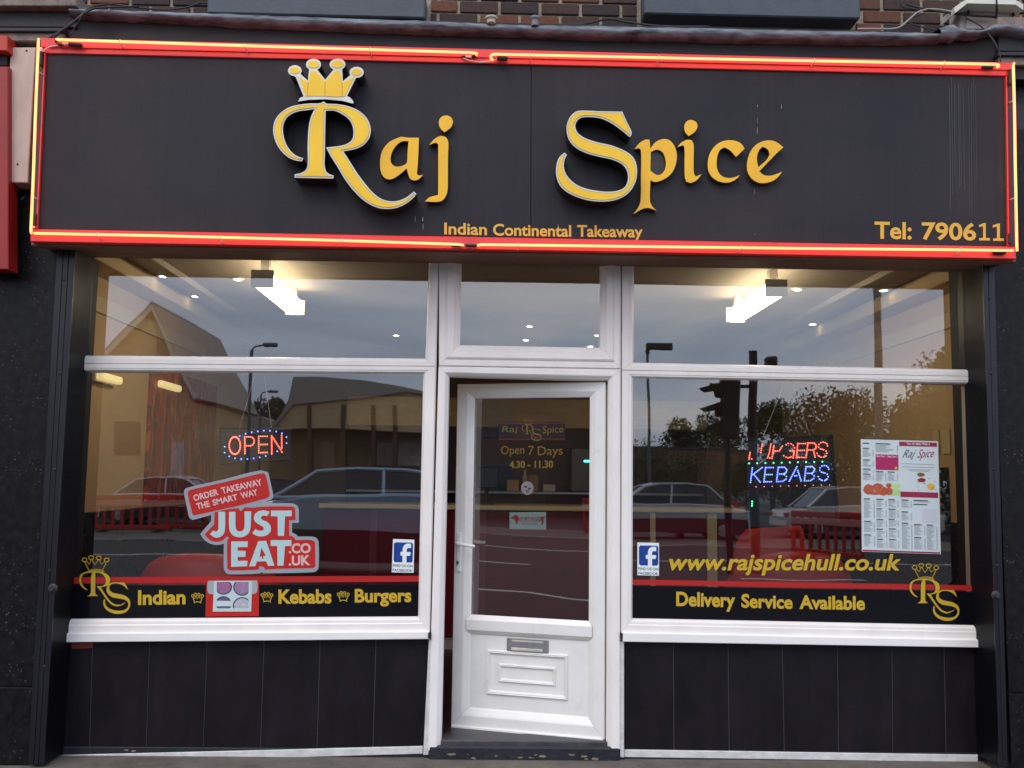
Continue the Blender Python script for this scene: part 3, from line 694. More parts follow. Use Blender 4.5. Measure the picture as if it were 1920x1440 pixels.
# border boards
quad('top_border', [(76, 73), (1901, 120), (1901, 142.5), (76, 99)], SY-.012, .05, RED, sign, .003)
quad('top_border_lip', [(76, 70.5), (1901, 117.5), (1901, 131.5), (76, 88)], SY-.020, .04, RED, sign, .002)
quad('bottom_border', [(57.5, 429), (1904, 462.3), (1906, 485.5), (56.5, 452.8)], SY-.012, .05, RED, sign, .003)
quad('side_border', [(74.5, 99.2), (84, 99.4), (68, 429), (57.5, 428.8)], SY-.010, .05, REDS, sign, .002)
quad('side_border', [(1889, 142.4), (1900.5, 142.6), (1905, 462), (1893, 461.8)], SY-.010, .05, REDS, sign, .002)
quad('side_neon_glint', [(82.5, 100), (85, 100), (69.5, 429), (67, 429)], SY-.016, .02, RED, sign, .001)  # neon line mirrored in the dark side board, modelled as a red strip
quad('side_neon_glint', [(1886, 143), (1889, 143), (1893, 461), (1890, 461)], SY-.016, .02, RED, sign, .001)
# box sides, top and soffit
za = at(100, 453, SY).z; zr = at(1880, 485, SY).z; zm = at(960, 471, SY).z
A = at(62, 455, SY+.002); B = at(1903, 486.5, SY+.002)
q = MB(); q.add([(A.x, SY+.04, A.z), (B.x, SY+.04, B.z), (B.x, -.03, B.z+.012), (A.x, -.03, A.z+.012), (A.x, SY+.04, A.z+.03), (B.x, SY+.04, B.z+.03), (B.x, -.03, B.z+.04), (A.x, -.03, A.z+.04)],
      [(0, 3, 2, 1), (4, 5, 6, 7), (0, 1, 5, 4), (1, 2, 6, 5), (2, 3, 7, 6), (3, 0, 4, 7)]); q.build('soffit_board', SOFFIT, sign)
quad('soffit_batten', [(58, 453.5), (1905, 486), (1905, 491.5), (58, 460.5)], SY+.03, .05, SOFFIT, sign, .003)
for xs, nm in ((A.x, 'end_board'), (B.x, 'end_board')):
    MB().box(xs-.012, xs+.012, SY+.045, -.125, (A.z if xs < 0 else B.z)+.042, at(80 if xs < 0 else 1895, 80 if xs < 0 else 130, SY).z).build(nm, DARKBOARD, sign)
a, b_ = at(76, 74, SY), at(1901, 121, SY)
q = MB(); q.add([(a.x, SY+.04, a.z), (b_.x, SY+.04, b_.z), (b_.x, -.20, b_.z), (a.x, -.20, a.z), (a.x, SY+.04, a.z-.02), (b_.x, SY+.04, b_.z-.02), (b_.x, -.2, b_.z-.02), (a.x, -.2, a.z-.02)],
      [(0, 1, 2, 3), (7, 6, 5, 4), (0, 4, 5, 1), (1, 5, 6, 2), (2, 6, 7, 3), (3, 7, 4, 0)]); q.build('top_board', DARKBOARD, sign)

# ---- letters. outlines traced on the face plane of each letter
def trace(pts, k, ox, oy, pl, sub=5, corner=48): return on(pl, smooth_loop(zoomed(pts, k, ox, oy), sub, corner))
BIG = YP(SY-.105)                                     # faces of the deep letters
THIN = YP(SY-.035)                                    # faces of the thin letters
def deep_letter(label, outer, holes=()):
    b_ = MB().poly(BIG, outer, holes, 0, .10).build('letter', RETURN, sign); b_['label'] = label
    # silver trim cap: the whole outline, a little proud; yellow inlay inside it
    MB().poly(BIG, outer, holes, .0035, .003).build('trim_cap', SILVER, b_)
    MB().poly(BIG, inset(outer, .0082), [inset(h, -.0082) for h in holes], .0060, .002).build('face', YEL, b_)
    k_ = MB(); k_.ribbon(BIG, inset(outer, .0082), .0016, .0064, True)
    for h in holes: k_.ribbon(BIG, inset(h, -.0082), .0016, .0064, True)
    k_.build('face_seam', mat('grey_seam', S(150, 138, 104), .5), b_)
    return b_
Rz = [(508, 443), (530, 458), (600, 462), (680, 475), (750, 500), (805, 538), (842, 585), (860, 640), (857, 695), (833, 742), (790, 780), (730, 803), (655, 816),
      (700, 885), (760, 980), (820, 1060), (880, 1128), (940, 1172), (1000, 1190), (1060, 1188), (1120, 1166), (1160, 1138), (1185, 1118), (1203, 1135), (1180, 1165), (1130, 1205), (1070, 1235), (1000, 1248),
      (930, 1243), (870, 1222), (800, 1178), (730, 1108), (670, 1030), (610, 930), (560, 850), (527, 787), (600, 780), (672, 765), (716, 735), (731, 690), (725, 630), (700, 580), (650, 540), (590, 513), (523, 512), (521, 600), (519, 700), (517, 850), (515, 920), (526, 965), (552, 988), (583, 998), (580, 1020), (290, 1014), (292, 988), (340, 978), (375, 955), (388, 915), (388, 800),
      (392, 680), (402, 600), (420, 540), (442, 500), (380, 508), (320, 516), (270, 535), (230, 566), (208, 610), (203, 660), (212, 720), (237, 780), (275, 828), (318, 856), (356, 868), (345, 891), (300, 885), (250, 866), (200, 825), (160, 770), (136, 705),
      (130, 640), (148, 575), (190, 525), (250, 487), (320, 468), (400, 458), (480, 456)]
Rh = [(523, 512), (590, 513), (650, 540), (700, 580), (725, 630), (731, 690), (716, 735), (672, 765), (600, 780), (526, 784)]
deep_letter('large yellow R with silver edge', trace(Rz, 4, 480, 80, BIG))
Sz = [(430, 165), (560, 168), (708, 170), (740, 240), (768, 300), (765, 325), (755, 333), (715, 300), (650, 252), (580, 217), (500, 205), (440, 212), (412, 240), (408, 275), (427, 312), (480, 345), (560, 370), (640, 388), (720, 420), (775, 460), (800, 515), (801, 590),
      (780, 650), (740, 700), (680, 733), (600, 748), (500, 742), (420, 720), (350, 685), (305, 640), (284, 580), (286, 512), (305, 462), (338, 434), (353, 448), (337, 482), (334, 530), (352, 580), (400, 630), (460, 660), (540, 678), (620, 685), (690, 675), (730, 648),
      (745, 600), (738, 550), (708, 510), (650, 481), (560, 460), (480, 438), (410, 402), (365, 350), (350, 280), (363, 222), (393, 183)]
deep_letter('large yellow S with silver edge', trace(Sz, 3.4286, 960, 160, BIG))
# crown: points joined round four balls
def arc(cx, cy, rx, ry, a0, a1, n=12): return [(cx+rx*math.cos(R(a0+(a1-a0)*i/n)), cy+ry*math.sin(R(a0+(a1-a0)*i/n))) for i in range(n+1)]
cz = [(358, 405), (300, 262)]+arc(292, 212, 52, 41, 95, 395)+[(390, 288)]+arc(432, 166, 57, 44, 125, 420)+[(520, 280)]+arc(612, 165, 60, 44, 120, 415)+[(652, 292)]+arc(755, 224, 54, 42, 150, 455)+[(682, 403), (705, 412), (732, 442), (728, 459), (650, 438), (520, 426), (400, 430), (316, 443), (330, 416)]
co = on(BIG, zoomed(cz, 4, 480, 80))
cr_ = MB().poly(BIG, co, (), 0, .10).build('crown', RETURN, sign); cr_['label'] = 'yellow four pointed crown above the large R'
MB().poly(BIG, co, (), .0035, .003).build('trim_cap', SILVER, cr_)
body = [(372, 403), (325, 262), (395, 300), (412, 215), (450, 215), (520, 296), (592, 215), (630, 215), (648, 305), (738, 256), (668, 405), (600, 408), (520, 404), (440, 403)]
MB().poly(BIG, on(BIG, zoomed(body, 4, 480, 80)), (), .0060, .002).build('face', YEL, cr_)
for (x, y, rx, ry) in ((292, 212, 38, 24), (432, 166, 42, 27), (612, 165, 46, 28), (755, 224, 38, 24)):
    MB().poly(BIG, on(BIG, zoomed(arc(x, y, rx, ry, 360, 0, 18)[:-1], 4, 480, 80)), (), .0060, .002).build('face', YEL, cr_)
fold = MB()
for pts in ([(393, 300), (388, 400)], [(520, 296), (518, 402)], [(648, 305), (648, 402)]): fold.ribbon(BIG, on(BIG, zoomed(pts, 4, 480, 80)), .004, .0063)
fold.build('face_fold', mat('ochre_fold', S(206, 150, 34), .5), cr_)
def thin_letter(label, loops, k, ox, oy, par=None):
    o = None
    for outer, holes in loops:
        a = trace(outer, k, ox, oy, THIN); hs = [trace(h, k, ox, oy, THIN) for h in holes]
        b_ = MB().poly(THIN, a, hs, 0, .018).build('letter' if o is None else 'letter_dot', YEDGE, par or sign)
        MB().poly(THIN, inset(a, .0008), [inset(h, -.0008) for h in hs], .0015, .001).build('face', YEL2, b_)
        MB().poly(THIN, inset(a, .010), [inset(h, -.008) for h in hs], -.018, .022).build('standoff', RETURN, b_)
        if o is None: o = b_; o['label'] = label
AZ = [(1222, 712), (1220, 800), (1215, 900), (1208, 985), (1225, 995), (1255, 988), (1240, 1008), (1215, 1028), (1185, 1035), (1160, 1025), (1145, 1000), (1130, 945), (1090, 980), (1040, 1015), (1000, 1027), (965, 1015), (940, 980), (930, 920), (935, 850), (955, 795), (1000, 745), (1060, 715), (1090, 706), (1140, 712)]
AH = [(1143, 740), (1095, 742), (1050, 775), (1020, 825), (1010, 880), (1025, 915), (1060, 930), (1105, 920), (1130, 900), (1136, 820)]
thin_letter('small yellow letter a', [(AZ, [AH])], 4, 480, 80)
JZ = [(1395, 700), (1427, 712), (1443, 748), (1441, 850), (1440, 1000), (1438, 1100), (1425, 1150), (1398, 1184), (1360, 1195), (1265, 1192), (1300, 1160), (1365, 1142), (1366, 1000), (1366, 762), (1345, 752), (1297, 770), (1330, 730), (1365, 706)]
DZ = [(1425, 545), (1463, 560), (1480, 595), (1462, 637), (1412, 674), (1380, 640), (1370, 595), (1387, 560)]
thin_letter('small yellow letter j', [(JZ, []), (DZ, [])], 4, 480, 80)
K3 = 3.4286
PZ = [(785, 412), (820, 370), (860, 348), (885, 350), (890, 405), (920, 367), (970, 345), (1012, 353), (1045, 392), (1060, 450), (1050, 520), (1020, 573), (970, 608), (920, 622), (890, 612), (888, 745), (905, 782), (932, 808), (880, 790), (840, 795), (778, 830), (810, 785), (825, 740), (828, 600), (828, 420), (815, 405)]
PHL = [(893, 430), (930, 415), (965, 430), (985, 475), (985, 530), (962, 568), (930, 575), (890, 548)]
thin_letter('small yellow letter p', [(PZ, [PHL])], K3, 960, 160)
IZ = [(1062, 400), (1085, 370), (1125, 350), (1155, 352), (1168, 380), (1168, 480), (1170, 565), (1182, 586), (1220, 570), (1190, 608), (1150, 628), (1120, 620), (1110, 590), (1108, 490), (1108, 402), (1098, 385)]
IDZ = [(1150, 222), (1183, 236), (1193, 265), (1175, 300), (1135, 328), (1112, 300), (1107, 260), (1122, 232)]
thin_letter('small yellow letter i', [(IZ, []), (IDZ, [])], K3, 960, 160)
CZ_ = [(1495, 408), (1440, 462), (1402, 420), (1365, 400), (1335, 420), (1318, 470), (1318, 530), (1340, 575), (1385, 595), (1430, 590), (1467, 575), (1440, 605), (1395, 625), (1340, 622), (1290, 595), (1262, 550), (1258, 490), (1275, 430), (1315, 380), (1370, 355), (1430, 355), (1475, 376)]
thin_letter('small yellow letter c', [(CZ_, [])], K3, 960, 160)
EZ = [(1745, 398), (1690, 450), (1590, 553), (1620, 576), (1665, 580), (1738, 555), (1700, 600), (1650, 625), (1590, 628), (1540, 600), (1512, 550), (1512, 490), (1530, 430), (1570, 380), (1630, 355), (1690, 360)]
EH = [(1612, 395), (1645, 415), (1655, 445), (1635, 480), (1583, 525), (1575, 470), (1588, 420)]
thin_letter('small yellow letter e', [(EZ, [EH])], K3, 960, 160)
# painted lettering
def yl(x, x0, y0, x1, y1): return y0+(y1-y0)*(x-x0)/(x1-x0)
text('lettering', 'Indian', SP, (833, 440), (913, 441.5), (833, 417.5), TAGY, sign, .002, .022)
text('lettering', 'Continental', SP, (924.5, 442), (1071, 444.5), (924.5, 419.5), TAGY, sign, .002, .022)
text('lettering', 'Takeaway', SP, (1082, 451), (1205, 452.5), (1082, 422), TAGY, sign, .002, .022)
text('lettering', 'Tel:', SP, (1639.5, 448), (1709, 449.5), (1639.5, 415.5), TAGY, sign, .002, .024)
text('lettering', '7906', SP, (1728, 450), (1830, 452), (1728, 416), TAGY, sign, .002, .024)
for P in ([(497, 378), (565, 350), (612, 345), (612, 597), (682, 600), (680, 640), (497, 638), (500, 598), (565, 598), (565, 400), (500, 415)], [(727, 385), (800, 358), (850, 352), (850, 602), (917, 605), (915, 648), (735, 645), (737, 605), (800, 603), (800, 405), (730, 420)]):
    MB().poly(SP, on(SP, zoomed(P, 9, 1780, 380)), (), .002).build('lettering', TAGY, sign)
# pale droppings and drips on the panels
DRIP = mat('pale_dropping', S(186, 182, 180), .8)
def drip(x, y0, y1, w_):
    q = MB(); y = y0
    while y < y1:
        h = random.uniform(4, 16)
        if random.random() < .38:
            n = 6; ww = w_*random.uniform(.3, .9); x += random.uniform(-.5, .5)
            lp = [(x+ww*math.cos(2*math.pi*i/n)*random.uniform(.6, 1), y+h/2+h/2*math.sin(2*math.pi*i/n)) for i in range(n)]; q.poly(SP, on(SP, lp[::-1]), (), .0016)
        y += h*1.3
    if q.v: q.build('bird_dropping', DRIP, sign)
for x, y0, y1, w_ in ((1421, 172, 184, .8), (1420, 196, 250, .5), (1374, 186, 228, .7), (1465, 140, 215, .5), (1415, 352, 462, .6), (1459, 362, 372, 2.0), (1462, 318, 326, 2.0), (793, 386, 420, 1.0), (779, 396, 410, .8), (1046, 420, 428, .6)): drip(x, y0, y1, w_)
STREAK = mat('pale_rain_streak', S(78, 76, 82), .7)
for x in (1780, 1784, 1788.5, 1791, 1797, 1800, 1806, 1816, 1820, 1825, 1829):
    MB().ribbon(SP, on(SP, [(x+random.uniform(-1, 1), yT(x)+random.uniform(3, 30)), (x+1, 250), (x+2.2, random.uniform(330, 420))]), random.uniform(.0012, .0028), .0015).build('rain_streak', STREAK, sign)

# ---- neon tubes with electrodes, clips and leads
NY = SY-.055
def neon(label, path, clips, r=.0066):
    P = [at(x, y, Y) for x, y, Y in path]
    o = MB().tube(P, r, 10).build('neon_tube', NEON, sign, smooth=True); o['label'] = label
    for (x, y) in clips:
        a = at(x, y, NY); q = MB().tube([a+Vector((0, .045, -.018)), a+Vector((0, .02, -.010)), a+Vector((0, .0, -.011))], .0035, 6); q.tube([a+Vector((0, .011, -.012)), a+Vector((0, -.0, -.0125)), a+Vector((0, -.012, -.002)), a+Vector((0, -.011, .009)), a+Vector((0, .004, .0118))], .0022, 5)
        q.build('tube_clip', CLIP, o)
    return o
def cap_(o, a, b_, r=.011, m=CAP):
    A, B = Vector(a), Vector(b_); d = (B-A); MB().lathe(A, d, [(0, r*.75), (d.length*.06, r), (d.length*.9, r), (d.length, r*.6)], 10).build('electrode_cap', m, o)
o = neon('neon tube along the top left edge of the sign', [(106, 74.2, NY+.02), (110, 74.4, NY), (500, 87.2, NY), (880, 98.6, NY), (890, 99.4, NY), (894, 100.5, NY+.012), (893, 103.5, NY+.03)], ((226, 79), (460, 87), (694, 93)))
cap_(o, at(893, 103, NY+.03), at(885, 106.5, NY+.03), .009); cap_(o, at(884, 107, NY+.03), at(873, 106, NY+.03), .007, CLIP); cap_(o, at(872, 106, NY+.03), at(866, 106, NY+.03), .006)
q = MB().tube([at(105, 75, NY+.01), at(106, 79, NY+.02), at(111, 83, NY+.02), at(118, 84.5, NY+.02)], .009, 8); q.build('electrode_cap', mat('dark_maroon_tube', S(86, 22, 24), .3), o)
cap_(o, at(117, 81.8, NY+.02), at(129, 82.6, NY+.02), .009, CLIP); cap_(o, at(129, 83, NY+.02), at(154, 85, NY+.02), .011)
MB().tube([at(x, y, NY+.03) for x, y in ((81, 97), (86, 91), (94, 87.5), (104, 86), (118, 85.5))], .0028, 6).build('lead_wire', WIREP, o)
o = neon('neon tube along the top right edge of the sign', [(924, 113, NY+.03), (920.5, 109, NY+.015), (920, 105, NY), (923, 102.2, NY), (930, 101.6, NY), (1380, 111.5, NY), (1800, 119.4, NY), (1866, 120.6, NY), (1872, 121.5, NY+.006), (1873, 124, NY+.02), (1869, 126.5, NY+.03)], ((994, 104), (1235, 109), (1526, 114), (1770, 119)))
cap_(o, at(932, 109, NY+.02), at(952, 110, NY+.02), .013); cap_(o, at(1862, 126.5, NY+.03), at(1841, 126, NY+.03), .010)
MB().tube([at(x, y, NY+.03) for x, y in ((868, 109), (878, 113), (900, 117), (918, 115), (932, 111))], .003, 6).build('lead_wire', WIREP, o)
for a_, b2 in (((840, 112), (842, 113)),): pass
o = neon('neon tube along the bottom left of the sign', [(64, 437.5, NY), (300, 442, NY), (640, 451.0, NY), (860, 458.2, NY), (868, 459.5, NY+.02)], ((184, 440), (414, 446), (642, 451)))
cap_(o, at(846, 459.5, NY+.02), at(868, 460, NY+.02), .009)
o = neon('neon tube along the bottom right of the sign', [(896, 459.8, NY+.02), (904, 458.6, NY), (1200, 462.3, NY), (1500, 465.8, NY), (1700, 467.6, NY), (1900, 469.5, NY)], ((971, 459), (1390, 464), (1801, 468)))
cap_(o, at(873, 460, NY+.02), at(894, 461, NY+.02), .009); cap_(o, at(1862, 473.5, NY+.03), at(1886, 474, NY+.03), .010)
o = neon('neon tube down the left end of the sign', [(72.5, 73.5, NY+.012), (72, 77, NY), (67, 200, NY), (62.5, 330, NY), (58, 433, NY), (59, 437.5, NY+.012)], ())
for (x, y) in ((71, 134), (61.5, 368)):
    MB().tube([at(x, y, NY), at(x+4, y+2.5, NY+.02), at(x+9, y+6, NY+.045)], .004, 6).build('tube_clip', CLIP, o)
cap_(o, at(77.5, 97, NY+.03), at(77.0, 89, NY+.03), .008, CLIP); cap_(o, at(77, 97, NY+.03), at(76, 124, NY+.03), .010); cap_(o, at(64, 424, NY+.03), at(65.5, 400, NY+.03), .010); cap_(o, at(63.5, 428, NY+.03), at(63.8, 417, NY+.03), .007, CLIP)
o = neon('neon tube down the right end of the sign', [(1901, 119, NY+.012), (1900, 123, NY), (1902, 200, NY), (1904, 330, NY), (1906.5, 464, NY), (1907, 471, NY+.005)], ())
for (x, y) in ((1901.5, 189), (1904, 371)):
    MB().tube([at(x, y, NY), at(x-5, y+1.5, NY+.02), at(x-10, y+4, NY+.045)], .004, 6).build('tube_clip', CLIP, o)
cap_(o, at(1895, 130, NY+.03), at(1893.5, 160, NY+.03), .010); cap_(o, at(1894, 438, NY+.03), at(1894, 458, NY+.03), .010)

# ================================================================== things on the wall beside and above the sign
ns = thing('neighbour_sign', 'edge of a red sign box on the neighbouring shop at far left', 'sign', at(0, 505, -.38))
q = MB().quadslab([at(-260, 58, -.38), at(13.5, 66, -.38), at(13.5, 95, -.38), at(-260, 92, -.38)], .1, .004); q.build('top_box', mat('faded_red_sign', S(184, 50, 30), .45, var=.15, scale=2), ns)
q = MB().quadslab([at(-260, 122, -.36), at(15, 124, -.36), at(15, 505, -.36), at(-260, 500, -.36)], .1, .004); q.build('sign_face', mat('red_sign_face', S(150, 30, 24), .4, var=.25, scale=2), ns)
q = MB().quadslab([at(-260, 96, -.33), at(13, 98, -.33), at(13, 122, -.33), at(-260, 119, -.33)], .1); q.build('sign_recess', DARKBOARD, ns)
q = MB().quadslab([at(15.2, 126, -.31), at(22, 126, -.31), at(17.5, 506, -.31), at(15.2, 506, -.31)], .12); q.build('sign_return', DARKBOARD, ns)
cb = thing('cover_box', 'narrow beige metal cover box at the left end of the sign', 'cover box', at(35, 345, -.30))
q = MB().quadslab([at(19.5, 88.5, -.32), at(67, 88.5, -.32), at(52, 342.5, -.32), at(5.5, 341.5, -.32)], .17, .004); q.build('box_body', mat('grimy_beige_metal', S(196, 172, 158), .55, var=.2, scale=4, stretch=(3, 1, .8)), cb)
for (x, y) in ((20.5, 214), (13.5, 330), (50, 95), (17.5, 165), (33, 308)):
    p = at(x, y, -.32); MB().lathe(p, (0, -1, 0), [(0, .006), (.003, .005)], 8).build('screw', GASKET, cb)
# white meter cabinet at the top right
jb = thing('junction_cabinet', 'pale plastic cabinet with overhanging lid on the wall at top right', 'cabinet', at(1855, 55, -.2))
q = MB().quadslab([at(1801, 4, -.15), at(1904, 6, -.15), at(1905, 62, -.15), at(1800, 58, -.15)], .13, .006); q.build('cabinet_body', mat('grey_pink_plastic', S(172, 158, 150), .5, var=.06, scale=4), jb)
q = MB().quadslab([at(1814.5, 7, -.16), at(1903.5, 9, -.16), at(1902.5, 54, -.16), at(1811, 54, -.16)], .009, .002); q.build('cabinet_door', mat('grey_pink_plastic', S(172, 158, 150), .5), jb)
V_ = [at(1812, -2, -.26), at(1905, 0, -.26), at(1919, 8, -.22), at(1919, 19, -.22), at(1904, 8.5, -.26), at(1814, 6, -.26), at(1791, 24, -.22), at(1789, 14, -.22)]
k_ = MB(); k_.add([*V_]+[v+Vector((0, .16, .01)) for v in V_], [(7, 0, 5, 6), (0, 1, 4, 5), (1, 2, 3, 4), (8, 15, 14, 13), (8, 13, 12, 9), (9, 12, 11, 10), (6, 5, 13, 14), (5, 4, 12, 13), (4, 3, 11, 12), (7, 6, 14, 15), (2, 10, 11, 3), (0, 8, 9, 1), (7, 15, 8, 0), (1, 9, 10, 2)])
k_.build('lid', mat('cream_plastic_lid', S(216, 214, 198), .5, var=.08, scale=6), jb)
for (x, y) in ((1816, 22), (1900, 26)): p = at(x, y, -.17); MB().box(p.x-.004, p.x+.004, -.175, -.158, p.z-.014, p.z+.014).build('latch', GASKET, jb)
for (x, y) in ((1833, 16), (1885, 18)): p = at(x, y, -.17); MB().lathe((p.x, -.160, p.z), (0, -1, 0), [(0, .006), (.002, .005)], 8).build('screw', mat('dull_screw', S(120, 108, 100), .5), jb)
# small fittings on the cornice
sf = thing('vent_cap', 'small pale cylindrical fitting standing on the cornice', 'fitting', at(921, 45, CY))
p = at(921, 44, CY-.01); MB().lathe(p, (0, 0, 1), [(0, .024), (.022, .024), (.024, .034), (.032, .035), (.034, .033), (.040, .018)], 14).build('cap', mat('lichened_white', S(178, 176, 160), .7, var=.25, scale=40), sf)
p = at(1003, 49, CY-.01); cf = thing('cable_clamp', 'small grey cable clamp on the cornice beside the pale fitting', 'fitting', p)
MB().lathe(p, (0, 0, 1), [(0, .022), (.03, .020), (.042, .028), (.052, .026), (.058, .012)], 10).build('clamp_body', mat('weathered_grey_plastic', S(110, 112, 120), .6), cf)
def cable(label, pts, r=.005, m=CABLE, name='cable', group=None):
    P = [at(x, y, Y) for x, y, Y in pts]; S_ = []
    for i in range(len(P)-1):
        a, b_, c_, d_ = P[max(i-1, 0)], P[i], P[i+1], P[min(i+2, len(P)-1)]
        for k in range(5):
            t_ = k/5; S_.append(.5*((2*b_)+(c_-a)*t_+(2*a-5*b_+4*c_-d_)*t_*t_+(3*b_-a-3*c_+d_)*t_**3))
    S_.append(P[-1]); c0 = S_[0]
    o = MB(); o.tube([p-c0 for p in S_], r, 6); o = o.build(name, m, smooth=True); o.location = c0
    return tag(o, label, 'cable', group)
Yc = CY-.06
cable('black cable sweeping up from the sign at top left', [(88, 74, Yc+.0), (115, 58, Yc), (140, 40, Yc), (165, 18, Yc+.02), (185, 10, Yc+.03), (215, 8, Yc+.1)], .007)
cable('thinner black cable looping beside the first at top left', [(96, 74, Yc), (125, 50, Yc), (150, 32, Yc), (172, 17, Yc+.02), (200, 14, Yc+.03), (260, 12, Yc+.12)], .006)
cable('single thin black wire dropping to the sign top at left', [(132, 66, Yc), (140, 52, Yc), (150, 36, Yc), (158, 22, Yc)], .003)
cable('black cable lying loose along the wall above the left of the cornice', [(205, 7, -.1), (300, 18, -.12), (350, 14, -.1), (385, 5, -.1), (440, 22, -.1), (540, 30, -.1)], .005)
cable('black cable lying on the cornice right of the middle', [(1035, 46, -.2), (1090, 46, -.16), (1140, 36, -.12), (1180, 42, -.14), (1240, 49, -.2), (1330, 50, -.2)], .006)
cable('pale cable running along the cornice and curving up to the cabinet', [(1608, 54, -.30), (1650, 54, -.30), (1672, 54, -.3), (1688, 50, -.26), (1705, 36, -.18), (1722, 22, -.15), (1745, 17, -.14), (1775, 20, -.15), (1800, 27, -.17)], .005, GREYCABLE)
cable('black cable across the front of the white cabinet', [(1700, 8, -.1), (1740, 18, -.14), (1790, 25, -.18), (1830, 30, -.2), (1865, 32, -.2), (1878, 42, -.22)], .006)
cable('black cable hanging down over the front of the cabinet lid', [(1868, -8, -.29), (1869, 14, -.285), (1868, 30, -.21), (1868, 44, -.22)], .006)
cable('thin cable dropping from the cabinet to the right end of the neon', [(1812, 34, -.2), (1840, 50, -.30), (1862, 75, -.42), (1874, 100, -.44), (1876, 116, -.44)], .004)
cable('thin dark wire crossing the bricks below the right sill', [(1700, -6, -.06), (1690, 12, -.06), (1735, 22, -.08), (1700, 40, -.1), (1760, 58, -.2)], .004)
cable('thin black wire looping below the cover box at left', [(18, 344, -.28), (28, 368, -.2), (45, 372, -.2), (56, 345, -.2), (55, 390, -.2), (28, 382, -.2), (10, 380, -.3), (-6, 374, -.3)], .004)
cable('long black cable hanging below the cover box at left', [(30, 345, -.2), (42, 375, -.18), (20, 402, -.18), (16, 430, -.18), (38, 446, -.18), (60, 448, -.2)], .004)
cable('short bright blue wire below the cover box at left', [(26, 366, -.2), (32, 374, -.2), (40, 374, -.2), (46, 368, -.2)], .005, mat('blue_wire', S(40, 120, 190), .4))

# ---- the shops next door, just outside the picture on both sides
NBW = mat('neighbour_render', S(96, 88, 80), .85, var=.2, scale=3); NBG = mat('neighbour_glass', S(26, 30, 34), .06)
for sgn, xa, xb, l2 in ((-1, -9.6, at(-260, 700, PY).x-.01, 'neighbouring shop to the left with plain rendered front'), (1, at(2250, 700, PY).x+.01, 10.0, 'neighbouring shop to the right with plain rendered front')):
    nb2 = thing('neighbour_shop', l2, 'building', ((xa+xb)/2, 0, GZ))
    MB().box(xa, xb, 0, .3, GZ, 4.0).build('wall', NBW, nb2); MB().box(xa, xb, WY, .3, 4.002, 7.5).build('upper_wall', BRICK, nb2)
    wn = MB().box(xa+.8, xb-1.0, -.03, .05, GZ+.7, GZ+2.7, .01).build('window', UPVC, nb2); MB().box(xa+.9, xb-1.1, -.036, -.031, GZ+.8, GZ+2.6).build('pane', NBG, wn)
    MB().box(xa, xb, -.25, 0, 2.85, 3.6, .01).build('fascia', mat('neighbour_fascia_%d' % sgn, S(150, 30, 24) if sgn < 0 else S(60, 62, 66), .4), nb2)
# ================================================================== inside the shop
FZ = at(960, 1389, -.03).z-.004; CZ = 2.90; XL, XR, YB_ = -2.50, 2.98, 4.3
def ins(nm, q, m, par=shop): return q.build(nm, m, par)
ins('floor', MB().box(XL-.1, XR+.1, .1, YB_, FZ-.2, FZ), FLOOR)
ins('ceiling', MB().box(XL-.1, XR+.1, .02, YB_, CZ, CZ+.1), CEIL)
DZL = at(145, 968, .12).z
for x, s_ in ((XL, -1), (XR, 1)):
    ins('side_wall', MB().box(x, x+.1*s_, .02, YB_, DZL, CZ-.001), WALLT); ins('dado_panel', MB().box(x-.012*s_, x+.1*s_, .02, YB_, FZ, DZL-.004, .003), WALLD)
    # boxed trunking under the ceiling
    ins('ceiling_trunking', MB().box(x-.19*s_, x-.02*s_ if False else x-.004*s_, .04, YB_-.02, CZ-.11, CZ-.003, .004), mat('trunking_cream', S(210, 188, 150), .6))
    ins('wall_batten', MB().box(x-.018*s_, x-.002*s_, .3, 2.9, CZ-.34, CZ-.24, .003), mat('pale_batten', S(214, 196, 160), .6))
ins('ceiling_beam', MB().box(at(262, 480, .5).x, at(262, 480, .5).x+.10, .05, YB_-.02, CZ-.045, CZ-.002, .004), CEIL)
ins('ceiling_beam', MB().box(at(1690, 515, .5).x-.10, at(1690, 515, .5).x, .05, YB_-.02, CZ-.045, CZ-.002, .004), CEIL)
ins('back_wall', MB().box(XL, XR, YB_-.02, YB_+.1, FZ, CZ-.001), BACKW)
# servery as a flat panel, the dim kitchen put into its colour; steel splashback
ins('servery_dark_panel', MB().box(-1.45, 2.2, YB_-.03, YB_-.02, 1.05, 2.05), mat('dim_kitchen', S(56, 48, 42), .6, var=.3, scale=3))
ins('servery_steel', MB().box(-1.45, 2.2, YB_-.06, YB_-.031, 2.06, 2.36, .006), mat('warm_steel_canopy', S(150, 126, 78), .35, metal=.5, var=.2, scale=5, stretch=(.5, 1, 3)))
ins('shelf', MB().box(-1.4, 2.1, YB_-.32, YB_-.032, 1.40, 1.425, .004), STEEL)
